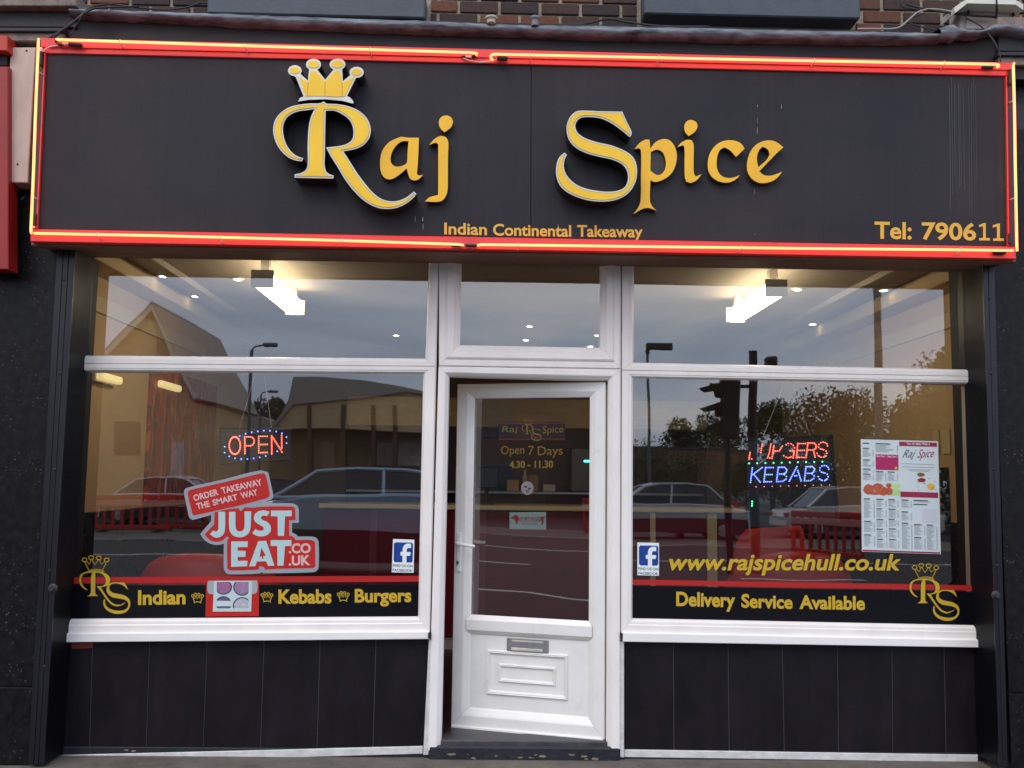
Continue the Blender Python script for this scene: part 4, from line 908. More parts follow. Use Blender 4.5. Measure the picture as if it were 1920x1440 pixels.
# shop counter
cnt = thing('shop_counter', 'long maroon counter with cream worktop across the shop interior', 'counter', (.3, 2.7, FZ))
CT = at(960, 948, 2.62).z
xa_, xb_ = at(598, 950, 2.62).x, at(1478, 950, 2.62).x
MB().box(xa_+.03, xb_-.03, 2.66, 3.2, FZ+.10, CT-.045, .004).build('front_panel', MAROON, cnt)
MB().box(xa_, xb_, 2.60, 3.24, CT-.04, CT, .006).build('worktop', CREAM, cnt)
MB().box(xa_+.04, xb_-.04, 2.68, 3.2, FZ, FZ+.098).build('kick_board', mat('pale_kick_board', S(190, 182, 176), .5), cnt)
for px_ in (1224, 1331, 1339, 1452): x = at(px_, 1000, 2.65).x; MB().box(x-.022, x+.022, 2.640, 2.662, FZ+.11, CT-.042, .003).build('edge_strip', CREAM, cnt)
for px_ in (700, 905): x = at(px_, 1000, 2.65).x; MB().box(x-.03, x+.03, 2.652, 2.662, FZ+.11, CT-.05, .002).build('cover_strip', mat('maroon_strip', S(124, 26, 38), .6), cnt)
# red tub chairs for waiting customers
TUB = mat('red_leatherette', S(222, 52, 44), .42, var=.1, scale=6, bump=.05, bscale=40)
def tub(label, px, ytop, Y, w_, d_=.5):
    c_ = at(px, ytop, Y); zt = c_.z; r = thing('tub_chair', label, 'chair', (c_.x, Y+d_/2, FZ), 'red tub chairs inside the shop'); n = 26; V_ = []; fs = []
    for j, (t_, k_) in enumerate(((0, .86), (.3, .95), (.6, 1), (.8, 1), (.93, .96), (1, .88), (.985, .80), (.8, .76), (.5, .74))):
        for i in range(n):
            a = 2*math.pi*i/n; fb_ = .5+.5*math.cos(a)       # back of the chair faces the street
            top = .62+.38*(1-abs(math.sin(a/2))**2.2) if True else 1
            V_.append((c_.x+math.sin(a)*w_*k_*(1+.0*fb_), Y+d_/2-math.cos(a)*d_*.55*k_, FZ+.08+(zt-FZ-.08)*t_*top))
    m_ = 9
    for j in range(m_-1):
        for i in range(n): fs.append((j*n+i, j*n+(i+1) % n, (j+1)*n+(i+1) % n, (j+1)*n+i))
    fs.append(tuple(range(n-1, -1, -1))); mesh_obj('shell', V_, fs, TUB, r, smooth=True)
    MB().lathe((c_.x, Y+d_/2, FZ+.30), (0, 0, 1), [(0, w_*.70), (.10, w_*.72), (.13, w_*.66), (.14, w_*.4)], 22).build('seat', TUB, r)
    for a in (.8, 2.3, 3.9, 5.5): MB().tube([(c_.x+math.sin(a)*w_*.6, Y+d_/2+math.cos(a)*d_*.35, FZ), (c_.x+math.sin(a)*w_*.6, Y+d_/2+math.cos(a)*d_*.35, FZ+.10)], .018, 8).build('leg', GASKET, r)
tub('red tub chair behind the left window beside the sticker', 375, 1037, .30, .44)
tub('red tub chair close behind the web address on the right window', 1500, 1034, .30, .40)
tub('red tub chair standing further in behind the right window', 1462, 972, .95, .26)
LED_IN = mat('counter_spot_lens', (1, 1, 1), .3, emit=(1, .9, .78), estr=14)
# goods behind the counter
CARD = mat('brown_card', S(176, 140, 92), .8, var=.08)
tl_ = thing('till', 'dark till monitor standing on the counter behind the door glass', 'till', (at(912, 950, 2.9).x, 2.9, CT))
c0 = tl_.location
MB().box(c0.x-.07, c0.x+.07, 2.84, 3.0, CT, CT+.02, .004).build('stand', GASKET, tl_); MB().tube([(c0.x, 2.92, CT+.02), (c0.x, 2.92, CT+.16)], .015, 8).build('neck', GASKET, tl_)
MB().box(c0.x-.10, c0.x+.10, 2.88, 2.92, CT+.14, CT+.32, .008).build('screen', mat('dark_screen', S(26, 26, 30), .3), tl_)
fr_ = thing('cooker_hood_display', 'grey kitchen unit with small lit blue green display on back wall', 'appliance', (at(1098, 850, 4.2).x, 4.2, 1.43))
c0 = fr_.location
MB().box(c0.x-.16, c0.x+.16, 4.02, 4.24, 1.43, 1.86, .01).build('case', mat('grey_case', S(92, 92, 92), .4, metal=.3), fr_)
MB().box(c0.x-.035, c0.x+.035, 4.012, 4.021, 1.72, 1.74).build('display', mat('lit_cyan_display', (.1, .8, .8), .3, emit=(.1, .85, .85), estr=3), fr_)
for i, (px, w_, h, c_, l2) in enumerate(((962, .12, .11, (188, 158, 112), 'small brown box beside the slim white bottle on the back shelf'), (1000, .10, .16, (150, 120, 80), 'taller brown carton on the back shelf'), (1030, .12, .07, (200, 190, 170), 'low pale tub on the back shelf'), (925, .10, .12, (70, 66, 62), 'dark square tin on the back shelf'))):
    x = at(px, 870, 4.1).x; o = MB().box(-w_/2, w_/2, -.06, .06, 0, h, .006).build('box', mat('box_tone_%d' % i, S(*c_), .7, var=.1)); o.location = (x, 4.1, 1.426); tag(o, l2, 'box')
o = MB().lathe((0, 0, 0), (0, 0, 1), [(0, .025), (.14, .025), (.17, .012), (.21, .012)], 12).build('bottle', mat('pale_bottle', S(206, 196, 170), .3)); o.location = (at(985, 870, 4.05).x, 4.08, 1.426); tag(o, 'slim pale bottle on the back shelf behind the door', 'bottle')
# ceiling lamps
def lamp(label, px, Y, ln_=1.0):
    x = px; r = thing('ceiling_lamp', label, 'lamp', (x, Y+ln_/2, CZ), 'fluorescent ceiling lamps')
    MB().box(x-.02, x+.02, Y+.01, Y+ln_-.01, CZ-.099, CZ-.078, .004).build('housing', LAMPB, r)
    for yy in (Y+.05, Y+ln_-.12): MB().box(x-.026, x+.026, yy, yy+.06, CZ-.078, CZ-.001).build('mount', LAMPB, r)
    V_ = []; prof = [(-.064, -.100), (-.062, -.160), (-.048, -.178), (.048, -.178), (.062, -.160), (.064, -.100)]
    for yy in (Y+.012, Y+ln_-.012): V_ += [(x+a, yy, CZ+b_) for a, b_ in prof]
    mesh_obj('diffuser', V_, [(i, i+6, i+7, i+1) for i in range(5)]+[(0, 5, 11, 6), tuple(range(6)), tuple(range(11, 5, -1))], TUBE, r)
    for yy, y2 in ((Y-.004, Y+.010), (Y+ln_-.010, Y+ln_+.004)): MB().box(x-.07, x+.07, yy, y2, CZ-.185, CZ-.074, .002).build('end_cap', LAMPB, r)
    return r
LX = at(491, 536, .55); RX = at(1456, 552, .55)
lamp('lit fluorescent ceiling lamp behind the left window', LX.x, .55); lamp('lit fluorescent ceiling lamp behind the right window', RX.x, .55)
dl = [(446, 523, 'beside the left ceiling lamp'), (199, 515, 'nearest the left wall'), (275, 553, 'second along the left wall'), (743, 628, 'low at the right end of the left window'),
      (993, 611, 'upper middle one seen through the fanlight'), (986, 637, 'lower middle one seen through the fanlight'), (1120, 628, 'upper right one seen through the fanlight'), (1106, 650, 'lower right one seen through the fanlight'),
      (1495, 542, 'beside the right ceiling lamp'), (1741, 545, 'nearest the right wall'), (1577, 608, 'far one in the middle of the right window')]
for x, y, l2 in dl:
    p = atz(x, y, CZ-.004)
    if not .1 < p.y < YB_-.1 or not XL+.2 < p.x < XR-.2:
        p.y = min(max(p.y, .15), YB_-.15); p.x = min(max(p.x, XL+.25), XR-.25)
    r = thing('downlight', 'small round lit downlight, '+l2, 'downlight', (p.x, p.y, CZ), 'ceiling downlights')
    MB().lathe((p.x, p.y, CZ-.001), (0, 0, -1), [(0, .045), (.006, .045), (.009, .038)], 16).build('rim', LAMPB, r)
    MB().lathe((p.x, p.y, CZ-.0105), (0, 0, -1), [(0, .028), (.003, .022)], 12).build('lens', DOWN, r)
# painting on the left wall: running reds and oranges
m, t, b, n_, l_ = node_mat('dripping_paint_canvas')
c = n_('ShaderNodeTexCoord'); mp = n_('ShaderNodeMapping'); mp.inputs['Scale'].default_value = (1, 5.5, 1.3); l_(c.outputs['Object'], mp.inputs[0])
na = n_('ShaderNodeTexNoise'); na.inputs['Scale'].default_value = 2.2; na.inputs['Detail'].default_value = 9; na.inputs['Distortion'].default_value = .9; l_(mp.outputs[0], na.inputs['Vector'])
ra = n_('ShaderNodeValToRGB'); l_(na.outputs[0], ra.inputs[0]); el = ra.color_ramp.elements
el[0].position = .28; el[0].color = (*S(40, 20, 18), 1); el[1].position = .78; el[1].color = (*S(240, 190, 150), 1)
for p_, c_ in ((.40, (120, 24, 18)), (.47, (196, 52, 28)), (.53, (90, 40, 24)), (.60, (216, 110, 40)), (.68, (190, 60, 36))): el.new(p_).color = (*S(*c_), 1)
l_(ra.outputs[0], b.inputs['Base Color']); b.inputs['Roughness'].default_value = .5; PAINT = m
xw = XL+.03
def ywall(px): # depth along the left wall for a pixel column
    d = ray(px, 850); return EYE.y + d.y*((xw-EYE.x)/d.x)
y0, y1 = ywall(279), ywall(402)
pz1 = at(340, 706, (y0+y1)/2).z; pz0 = at(340, 936, (y0+y1)/2).z
pg = thing('painting', 'tall abstract painting of dripping red and orange on the left wall', 'painting', (XL+.02, (y0+y1)/2, pz0))
MB().box(XL+.001, XL+.03, y0, y1, pz0, pz1, .003).build('canvas', PAINT, pg)
# wall lamps glowing yellow
YLW = mat('lit_yellow_shade', (1, .9, .5), .5, emit=(1, .80, .34), estr=.55)
def walllight(lbl, x, y, z, w_, h, d=.05):
    r = thing('wall_lamp', lbl, 'lamp', (x, y, z))
    MB().box(x-.006, x+.006+d*.2, y, y+w_, z, z+h, .003).build('back_plate', LAMPB, r); MB().box(x+.013 if x < 0 else x-.06, x+.06 if x < 0 else x-.013, y+.01, y+w_-.01, z+.01, z+h-.01, .01).build('shade', YLW, r)
walllight('yellow lit wall lamp on the left wall under the transom', XL+.01, ywall(172), at(190, 709, .45).z, .34, .07)
walllight('yellow lit wall lamp on the left wall further in', XL+.01, ywall(288), at(300, 715, 1.2).z, .45, .07)
p = at(1755, 470, .5); walllight('yellow lit wall lamp on the right wall above the transom', XR-.03, .45, at(1780, 475, .6).z, .5, .10)
# notices on the right wall
nb_ = thing('notice', 'small black framed notice on the right wall beside the menu', 'notice', (XR-.01, .75, 1.2))
d0 = ray(1760, 900); 
def ywr(px): d = ray(px, 900); return EYE.y + d.y*((XR-.02-EYE.x)/d.x)
MB().box(XR-.02, XR-.002, ywr(1775), ywr(1762), at(1768, 985, .6).z, at(1768, 875, .6).z, .003).build('frame', GASKET, nb_)
for k_, (xa, xb, ya, yb2, l2) in enumerate(((1760, 1748, 905, 810, 'pale paper pinned to the right wall above the black notice'), (1780, 1765, 850, 800, 'smaller pale paper pinned beside it on the right wall'))):
    pa, pb2 = ywr(xa), ywr(xb); o = MB().box(-.003, .003, 0, abs(pb2-pa), 0, at(1755, ya-30, .7).z*0+.16, .001).build('paper', mat('yellowed_paper', S(214, 196, 150), .7)); o.location = (XR-.006, min(pa, pb2), at(1755, 850, .7).z); tag(o, l2, 'paper')

# ================================================================== vinyl graphics, stickers and papers on the glass
G0 = YP(.0)
IN1, IN2, IN3 = .0060, .003, .0045                    # how far proud of the glass
def flat(name, P, m, par, n0, pl=G0, sub=0): return MB().poly(pl, on(pl, P[::-1]), (), n0).build(name, m, par)
# black bands with red line along the foot of both lower panes
for lbl, P, Rd in (('black vinyl band with red line along the foot of the left window', [(60, 1098), (789, 1096), (783, 1160), (60, 1164)], [(60, 1082.5), (789, 1079.5), (788.8, 1090.5), (60, 1094.5)]),
                   ('black vinyl band with red line along the foot of the right window', [(1184, 1098), (1836, 1110), (1838, 1178), (1183, 1163)], [(1184, 1086.5), (1836, 1097.5), (1836, 1107.5), (1184, 1096)])):
    t_ = thing('window_band', lbl, 'window vinyl', at(P[3][0]+300, P[3][1], .005)); flat('band', P, BLACKV, t_, 0.0015); flat('red_line', Rd, REDV, t_, 0.0020)
# crown-and-monogram
MR = [(415, 818), (370, 810), (310, 765), (265, 700), (248, 630), (265, 550), (310, 503), (370, 477), (450, 465), (560, 462), (640, 470), (720, 490), (790, 532), (825, 580), (835, 630), (820, 690), (780, 730), (720, 755), (660, 765), (720, 870), (800, 985), (870, 1058), (940, 1095), (1010, 1100), (1070, 1080), (1125, 1045),
      (1090, 1085), (1030, 1115), (960, 1128), (890, 1110), (820, 1060), (740, 960), (660, 845), (580, 745), (640, 748), (700, 738), (742, 700), (752, 640), (735, 580), (690, 522), (630, 493), (555, 488), (555, 700), (553, 860), (567, 902), (610, 930), (400, 935), (450, 905), (470, 860), (470, 620), (480, 540), (502, 487), (400, 492), (340, 512), (302, 560), (290, 620), (300, 690), (335, 748), (380, 790)]
MS = [(1105, 680), (1140, 745), (1170, 815), (1140, 790), (1080, 738), (1000, 702), (920, 695), (850, 715), (817, 750), (817, 800), (850, 850), (910, 880), (1000, 897), (1090, 920), (1160, 960), (1200, 1012), (1213, 1080), (1195, 1160), (1150, 1220), (1080, 1258), (1000, 1272), (900, 1262), (810, 1225), (745, 1170), (710, 1100), (705, 1030), (720, 985), (740, 1010), (737, 1060), (762, 1120), (810, 1163), (880, 1195), (960, 1210), (1050, 1210), (1120, 1190), (1163, 1148), (1175, 1080), (1150, 1032), (1100, 1003), (1030, 985), (930, 970), (850, 943), (790, 890), (765, 830), (770, 770), (800, 712), (850, 685), (920, 675)]
CR_RINGS = [(350, 245), (475, 205), (620, 210), (768, 250)]
CR_LINES = [[(352, 285), (430, 438)], [(382, 272), (445, 332), (470, 246)], [(490, 246), (550, 343), (608, 250)], [(630, 250), (667, 333), (738, 278)], [(768, 288), (690, 440)], [(408, 466), (440, 445), (500, 430), (570, 425), (640, 432), (690, 447), (722, 470)], [(425, 470), (500, 452), (570, 447), (640, 454), (705, 472)]]
def mono(label, f, pl=G0, edge=True, n0=IN1, wd=.0034, nm='monogram'):
    """f maps traced coordinates to photo pixels"""
    c_ = pl.hit(*f((700, 1275))); t_ = thing(nm, label, 'logo', c_)
    def tr(p, k=None): return on(pl, [f(q) for q in smooth_loop(p, 4, 40)])
    for nm2, L_ in (('letter_r', MR), ('letter_s', MS)):
        q = tr(L_); o = MB().poly(pl, q if area(q) > 0 else q[::-1], (), n0 if nm2 == 'letter_r' else n0-.0004).build(nm2, GOLD, t_)
        if edge: MB().poly(pl, inset(q, -.0022), (), n0-(.0008 if nm2 == 'letter_r' else .0012)).build('outline', GOLDE, t_)
    k_ = MB()
    for (x, y) in CR_RINGS: k_.ribbon(pl, on(pl, [f((x+46*math.cos(2*math.pi*i/14), y+36*math.sin(2*math.pi*i/14))) for i in range(14)]), wd*1.15, n0, True)
    for l2 in CR_LINES: k_.ribbon(pl, on(pl, [f(q) for q in l2]), wd, n0)
    tag(k_.build('crown', GOLD, t_), kind='stuff')
    return t_
mono('gold crowned monogram at the lower right of the right window', lambda p: (1680+p[0]/10.287, 1040+p[1]/10.287))
def fleft(p):
    x = 148.8+(p[0]-245)/970*96.5; return (x, 1041.5+(p[1]-165)/1110*110+(x-150)*-.006)
mono('gold crowned monogram at the lower left of the left window', fleft)
def words(name, label, items, cat='lettering', pl=G0, m=GOLD, n0=IN1, shear=0, bold=.034, edge=None, e_w=.012):
    BL = items[0][1]; t_ = thing(name, label, cat, pl.hit(*BL))
    for (s, BL, BR, TL) in items:
        o = text('word', s, pl, BL, BR, TL, m, t_, n0, bold, shear)
        if edge:
            ex = e_w
            w_ = BR[0]-BL[0]; h_ = BL[1]-TL[1]
            text('word_outline', s, pl, (BL[0]-1.1, BL[1]+1.1), (BR[0]+1.1, BR[1]+1.1), (TL[0]-1.1, TL[1]-1.1), edge, t_, n0-.0006, bold+.022, shear)
    return t_
words('window_word', 'gold word Indian on the black band of the left window', [('Indian', (259.5, 1134.5), (348.5, 1133.2), (259.5, 1106.5))])
words('window_word', 'gold word Kebabs on the black band of the left window', [('Kebabs', (522.5, 1132.3), (622, 1131.5), (522.5, 1105))])
words('window_word', 'gold word Burgers on the black band of the left window', [('Burgers', (665.5, 1137.5), (771.5, 1136.5), (665.5, 1104))])
words('window_word', 'gold words Delivery Service Available on the right window', [('Delivery', (1267.5, 1144.5), (1378, 1147), (1267.5, 1109)), ('Service', (1389.5, 1139.5), (1485.5, 1142), (1389.5, 1113)), ('Available', (1498, 1142), (1621, 1144), (1498, 1115.5))])
words('window_address', 'gold italic web address lettering on the right window', [('www.rajspicehull.co.uk', (1254, 1079), (1689, 1079.5), (1254, 1038))], shear=.22, bold=.026, edge=GOLDE)
for i, (x, y, l2) in enumerate(((371, 1121.5, 'beside the word Indian'), (501, 1120, 'left of the word Kebabs'), (644, 1118.5, 'between the words Kebabs and Burgers'))):
    t_ = thing('crown_emblem', 'small gold outline crown '+l2, 'emblem', at(x, y+10, 0), 'small crowns on the left window band'); k_ = MB()
    f = lambda p: (x+(p[0]-560)/520*22.5, y+(p[1]-320)/305*19)
    for (a, b2) in CR_RINGS: k_.ribbon(G0, on(G0, [f((a+50*math.cos(2*math.pi*j/10), b2+42*math.sin(2*math.pi*j/10))) for j in range(10)]), .0042, IN1, True)
    for l3 in CR_LINES[:6]: k_.ribbon(G0, on(G0, [f(q) for q in l3]), .0040, IN1)
    tag(k_.build('crown_outline', GOLD, t_), kind='stuff')

# delivery-service sticker: silver outline, red shapes, pale letters
st = thing('delivery_sticker', 'large red and silver delivery sticker with slanted banner on left window', 'sticker', at(500, 1076, 0))
fz = lambda P: zoomed(P, 7.111, 340, 880)
SIL = [(1045, 15), (1160, 38), (1200, 210), (1228, 345), (1222, 385), (1190, 408), (1050, 452), (1250, 450), (1480, 452), (1532, 474), (1565, 520), (1568, 712), (1478, 715), (1478, 845), (1515, 855), (1560, 895), (1760, 898), (1808, 922), (1832, 975), (1832, 1300), (1810, 1348), (1765, 1370), (1100, 1385), (1070, 1372), (1040, 1387), (640, 1398), (592, 1375), (568, 1320), (570, 990), (500, 1007), (420, 1000), (350, 972), (290, 917), (255, 860), (400, 690), (400, 608), (160, 672), (122, 660), (105, 630), (70, 470), (38, 310), (45, 270), (80, 245), (560, 135)]
def shape(nm, P, m, par, n0, holes=(), sm=True, f=fz, pl=G0, sub=4, corner=40):
    L_ = on(pl, f(smooth_loop(P, sub, corner) if sm else P)); H = [on(pl, f(h)) for h in holes]
    return MB().poly(pl, L_, H, n0).build(nm, m, par)
shape('backing', SIL, STKGREY, st, 0.0040)
shape('banner', [(130, 272), (600, 165), (1085, 50), (1122, 66), (1142, 130), (1182, 335), (1170, 368), (1130, 388), (740, 490), (600, 520), (180, 612), (152, 600), (88, 325), (98, 288)], STKRED, st, 0.0046)
shape('red_field', [(445, 575), (600, 535), (800, 515), (830, 505), (985, 508), (1090, 497), (1480, 495), (1518, 520), (1525, 675), (1440, 680), (1440, 885), (1490, 897), (1528, 942), (1740, 942), (1784, 968), (1790, 1290), (1765, 1315), (1300, 1325), (1118, 1335), (1100, 1290), (1045, 1290), (1028, 1337), (650, 1345), (617, 1320), (615, 960), (640, 910), (605, 893), (560, 940), (480, 965), (400, 950), (335, 895), (315, 865), (440, 735)], STKRED, st, 0.0048)
shape('banner_gap', [(680, 503), (1060, 455), (985, 512), (850, 505), (795, 560), (765, 515)], STKGREY, st, 0.0050, sm=False)
for ch, P, H in (('letter_j', [(498, 565), (588, 565), (585, 800), (562, 868), (510, 905), (450, 908), (385, 865), (430, 813), (462, 830), (486, 818), (497, 785)], ()),
    ('letter_u', [(640, 565), (725, 565), (727, 770), (745, 815), (785, 828), (825, 815), (845, 770), (845, 560), (935, 560), (925, 780), (902, 848), (850, 890), (785, 905), (710, 890), (662, 845), (640, 780)], ()),
    ('letter_s', [(1180, 565), (1145, 625), (1110, 615), (1072, 625), (1062, 655), (1090, 675), (1150, 702), (1188, 745), (1198, 800), (1180, 848), (1130, 883), (1060, 894), (1000, 882), (950, 850), (990, 795), (1030, 815), (1075, 820), (1105, 800), (1093, 765), (1040, 735), (990, 700), (968, 650), (985, 592), (1040, 556), (1110, 548)], ()),
    ('letter_t', [(1198, 550), (1475, 548), (1475, 625), (1385, 627), (1372, 887), (1290, 887), (1287, 627), (1198, 625)], ()),
    ('letter_e', [(668, 960), (888, 958), (888, 1035), (755, 1037), (755, 1085), (860, 1087), (858, 1165), (755, 1167), (755, 1218), (885, 1218), (880, 1290), (668, 1300)], ()),
    ('letter_a', [(1030, 955), (1135, 952), (1245, 1283), (1160, 1287), (1135, 1225), (1010, 1228), (990, 1290), (905, 1293)], ([(1070, 1045), (1130, 1150), (1096, 1155), (1100, 1190), (1085, 1195), (1076, 1162), (1045, 1170)],)),
    ('letter_t', [(1195, 943), (1470, 943), (1470, 1020), (1385, 1022), (1365, 1282), (1285, 1285), (1283, 1022), (1195, 1020)], ())):
    shape(ch, P, STKWHT, st, 0.0056, H, sm=ch in ('letter_j', 'letter_u', 'letter_s'))
def ztext(s, BL, BR, TL, m, par, n0, bold, f=fz, pl=G0, shear=0):
    a, b_, c_ = f([BL, BR, TL]); return text('words', s, pl, a, b_, c_, m, par, n0, bold, shear)
ztext('ORDER', (175, 428), (505, 340), (155, 345), PINKV, st, 0.0056, .03); ztext('TAKEAWAY', (552, 330), (1090, 210), (525, 245), PINKV, st, 0.0056, .03)
ztext('THE', (220, 537), (390, 497), (198, 455), PINKV, st, 0.0056, .03); ztext('SMART', (430, 485), (760, 405), (412, 405), PINKV, st, 0.0056, .03); ztext('WAY', (805, 392), (1030, 340), (783, 312), PINKV, st, 0.0056, .03)
ztext('.CO', (1435, 1120), (1728, 1118), (1435, 985), PINKV, st, 0.0056, .035); ztext('.UK', (1435, 1285), (1722, 1277), (1435, 1150), PINKV, st, 0.0056, .035)

# two social media stickers
def social(label, P, f):
    t_ = thing('social_sticker', label, 'sticker', at(P[3][0], P[3][1], 0), 'social media stickers on the windows'); flat('card', P, WHITEV, t_, .0010)
    g = lambda Q: [f(q) for q in Q]
    shape('blue_square', [(12, 10), (92, 9), (98, 16), (98, 84), (92, 91), (12, 92), (5, 85), (5, 17)], BLUE, t_, 0.0014, f=g, corner=30)
    shape('letter_f', [(88, 14), (88, 32), (74, 32), (68, 38), (68, 48), (88, 48), (85, 64), (68, 64), (68, 92), (48, 92), (48, 64), (38, 64), (38, 48), (48, 48), (48, 36), (54, 22), (68, 14)], WHITEV, t_, 0.0018, f=g, corner=50)
    for s, y in (('FIND US ON', 111), ('FACEBOOK', 130)): a, b_, c_ = g([(2, y), (98, y), (2, y-11)]); text('words', s, G0, a, b_, c_, NAVY, t_, .0016, .012)
    return t_
social('white sticker with blue square and pale f at right of the left window', [(737, 1010.5), (777, 1012), (775.5, 1074), (734.5, 1073)], lambda q: (737+q[0]*.385-q[1]*.012, 1012+q[1]*.455+q[0]*.014))
social('white sticker with blue square and pale f at left of the right window', [(1195, 1017), (1235.5, 1018), (1235.5, 1079.5), (1195, 1078.5)], lambda q: (1196+q[0]*.39, 1018+q[1]*.455+q[0]*.012))

# poster menu taped to the right window
mn = thing('menu_poster', 'white printed takeaway menu taped to the right window', 'poster', at(1690, 1038, 0))
def mpx(u, v):                                            # u, v in 0..1 across the sheet
    T = Vector((1613.5, 823.5)).lerp(Vector((1758, 827.5)), u); B = Vector((1615.5, 1034)).lerp(Vector((1763.5, 1039)), u); p = T.lerp(B, v); return (p.x, p.y)
def mrect(nm, u0, u1, v0, v1, m, n0=0.0048): return MB().poly(G0, on(G0, [mpx(u0, v1), mpx(u1, v1), mpx(u1, v0), mpx(u0, v0)]), (), n0).build(nm, m, mn)
mrect('sheet', 0, 1, 0, 1, PAPER, 0.0038)
mrect('title_bar', .495, .985, .012, .05, MARP); mrect('address_bar', .5, .985, .455, .503, MARP); mrect('foot_bar', .01, .99, .983, .996, MARP); mrect('offer_box', .188, .482, .13, .268, MAGENTA)
text('words', 'Tel: (01482) 790611', G0, mpx(.59, .041), mpx(.89, .041), mpx(.59, .02), WHITEV, mn, 0.0052, .012)
text('words', 'Raj', G0, mpx(.53, .178), mpx(.70, .170), mpx(.545, .085), DKP, mn, 0.0052, 0.0010, .45); text('words', 'Spice', G0, mpx(.72, .176), mpx(.935, .165), mpx(.74, .078), MARP, mn, 0.0052, 0.0010, .45)
text('words', 'Meal Deal 1', G0, mpx(.197, .155), mpx(.32, .155), mpx(.197, .138), WHITEV, mn, 0.0053, .0); text('words', 'Meal Deal 2', G0, mpx(.34, .155), mpx(.47, .155), mpx(.34, .138), WHITEV, mn, 0.0053, .0)
prn = MB(); hd = MB(); rnd = random.Random(4)
cols = [((.025, .165), [(.03, .045), (.075, .158), (.178, .24), (.26, .30), (.305, .36)]), ((.19, .48), [(.03, .11)]), ((.19, .325), [(.28, .37)]), ((.345, .475), [(.28, .36)]),
        ((.03, .17), [(.525, .70), (.725, .825), (.845, .95)]), ((.19, .325), [(.525, .60), (.61, .69), (.705, .775), (.79, .87), (.88, .96)]), ((.345, .475), [(.525, .60), (.61, .69), (.70, .775), (.785, .865), (.88, .96)]),
        ((.51, .645), [(.525, .60), (.63, .71), (.73, .96)]), ((.665, .97), [(.525, .545), (.56, .57)]), ((.665, .81), [(.74, .84), (.855, .96)]), ((.825, .965), [(.74, .96)])]
for (u0, u1), blks in cols:
    for v0, v1 in blks:
        hd.poly(G0, on(G0, [mpx(u0, v0+.010), mpx(u0+(u1-u0)*rnd.uniform(.5, .8), v0+.010), mpx(u0+(u1-u0)*.6, v0), mpx(u0, v0)]), (), 0.0050); v = v0+.016
        while v < v1:
            ue = u0+(u1-u0)*rnd.uniform(.4, .82); prn.poly(G0, on(G0, [mpx(u0, v+.0035), mpx(ue, v+.0035), mpx(ue, v), mpx(u0, v)]), (), 0.0048)
            prn.poly(G0, on(G0, [mpx(u1-.018, v+.0035), mpx(u1, v+.0035), mpx(u1, v), mpx(u1-.018, v)]), (), 0.0048); v += .0085
tag(prn.build('small_print', GREYP, mn), kind='stuff'); tag(hd.build('headings', DKP, mn), kind='stuff')
hb = MB()
for (u0, u1, v) in ((.53, .94, .205), (.53, .94, .232), (.60, .90, .255), (.62, .88, .266)): hb.poly(G0, on(G0, [mpx(u0, v+.005), mpx(u1, v+.005), mpx(u1, v), mpx(u0, v)]), (), 0.0048)
tag(hb.build('hours_print', GREYP, mn), kind='stuff')
mrect('tint_box', .775, .97, .60, .72, mat('pale_lilac_print', S(196, 196, 208), .7), 0.0046)
def blob(nm, u, v, ru, rv, m, n0=0.0050):
    n = 11; MB().poly(G0, on(G0, [mpx(u+ru*math.cos(-2*math.pi*i/n)*rnd.uniform(.8, 1.1), v+rv*math.sin(-2*math.pi*i/n)*-1*rnd.uniform(.8, 1.1)) for i in range(n)][::-1]), (), n0).build(nm, m, mn)
MEAT = mat('printed_meat', S(176, 84, 52), .6, var=.35, scale=60); PEP = mat('printed_salad', S(176, 206, 140), .6, var=.2, scale=50)
mrect('photo_salad', .36, .495, .39, .49, PEP, 0.0049)
for i, (u, v, ru, rv) in enumerate(((.10, .445, .075, .045), (.22, .425, .075, .045), (.29, .455, .07, .04), (.35, .405, .04, .02), (.17, .475, .10, .018), (.355, .455, .05, .035))): blob('photo_meat', u, v, ru, rv, MEAT, 0.0050+.0001*i)
blob('photo_spice', .77, .30, .05, .018, mat('printed_brown_spice', S(120, 84, 40), .6)); blob('photo_spice', .78, .348, .055, .022, mat('printed_red_spice', S(150, 40, 34), .6)); blob('photo_spice', .895, .405, .055, .03, mat('printed_yellow_spice', S(214, 168, 60), .6))
for k_ in range(12): blob('photo_spice_grain', rnd.uniform(.62, .97), rnd.uniform(.33, .44), .006, .005, DKP)
blob('photo_garnish', .45, .25, .02, .012, mat('printed_yellow_spice', S(214, 168, 60), .6), 0.0054)

# photocopied sheet over a remnant of red and silver sticker on the left band
ps = thing('photo_sheet', 'pale sheet with four round dish pictures over torn red sticker', 'paper', at(436, 1155, 0))
flat('red_backing', [(387, 1089), (486, 1088), (485.5, 1155), (385.5, 1156)], STKRED, ps, 0.0032)
fq = lambda P: zoomed(P, 16, 380, 1080)
shape('silver_remnant', [(170, 140), (1630, 130), (1650, 200), (1640, 450), (1600, 510), (1500, 540), (300, 540), (200, 540), (155, 460), (145, 300)], mat('silver_remnant_grey', S(160, 164, 166), .6), ps, 0.0036, f=fq)
shape('sheet', [(350, 140), (1490, 150), (1460, 1060), (310, 1065)], mat('faded_paper', S(188, 206, 208), .8, var=.05, scale=20), ps, 0.0042, sm=False, f=fq)
def disc(nm, x, y, rx, ry, m, n0, clip=(430, 1385, 175, 965)):
    P = [(min(max(x+rx*math.cos(-2*math.pi*i/22), clip[0]), clip[1]), min(max(y+ry*math.sin(-2*math.pi*i/22), clip[2]), clip[3])) for i in range(22)]
    shape(nm, P, m, ps, n0, sm=False, f=fq)
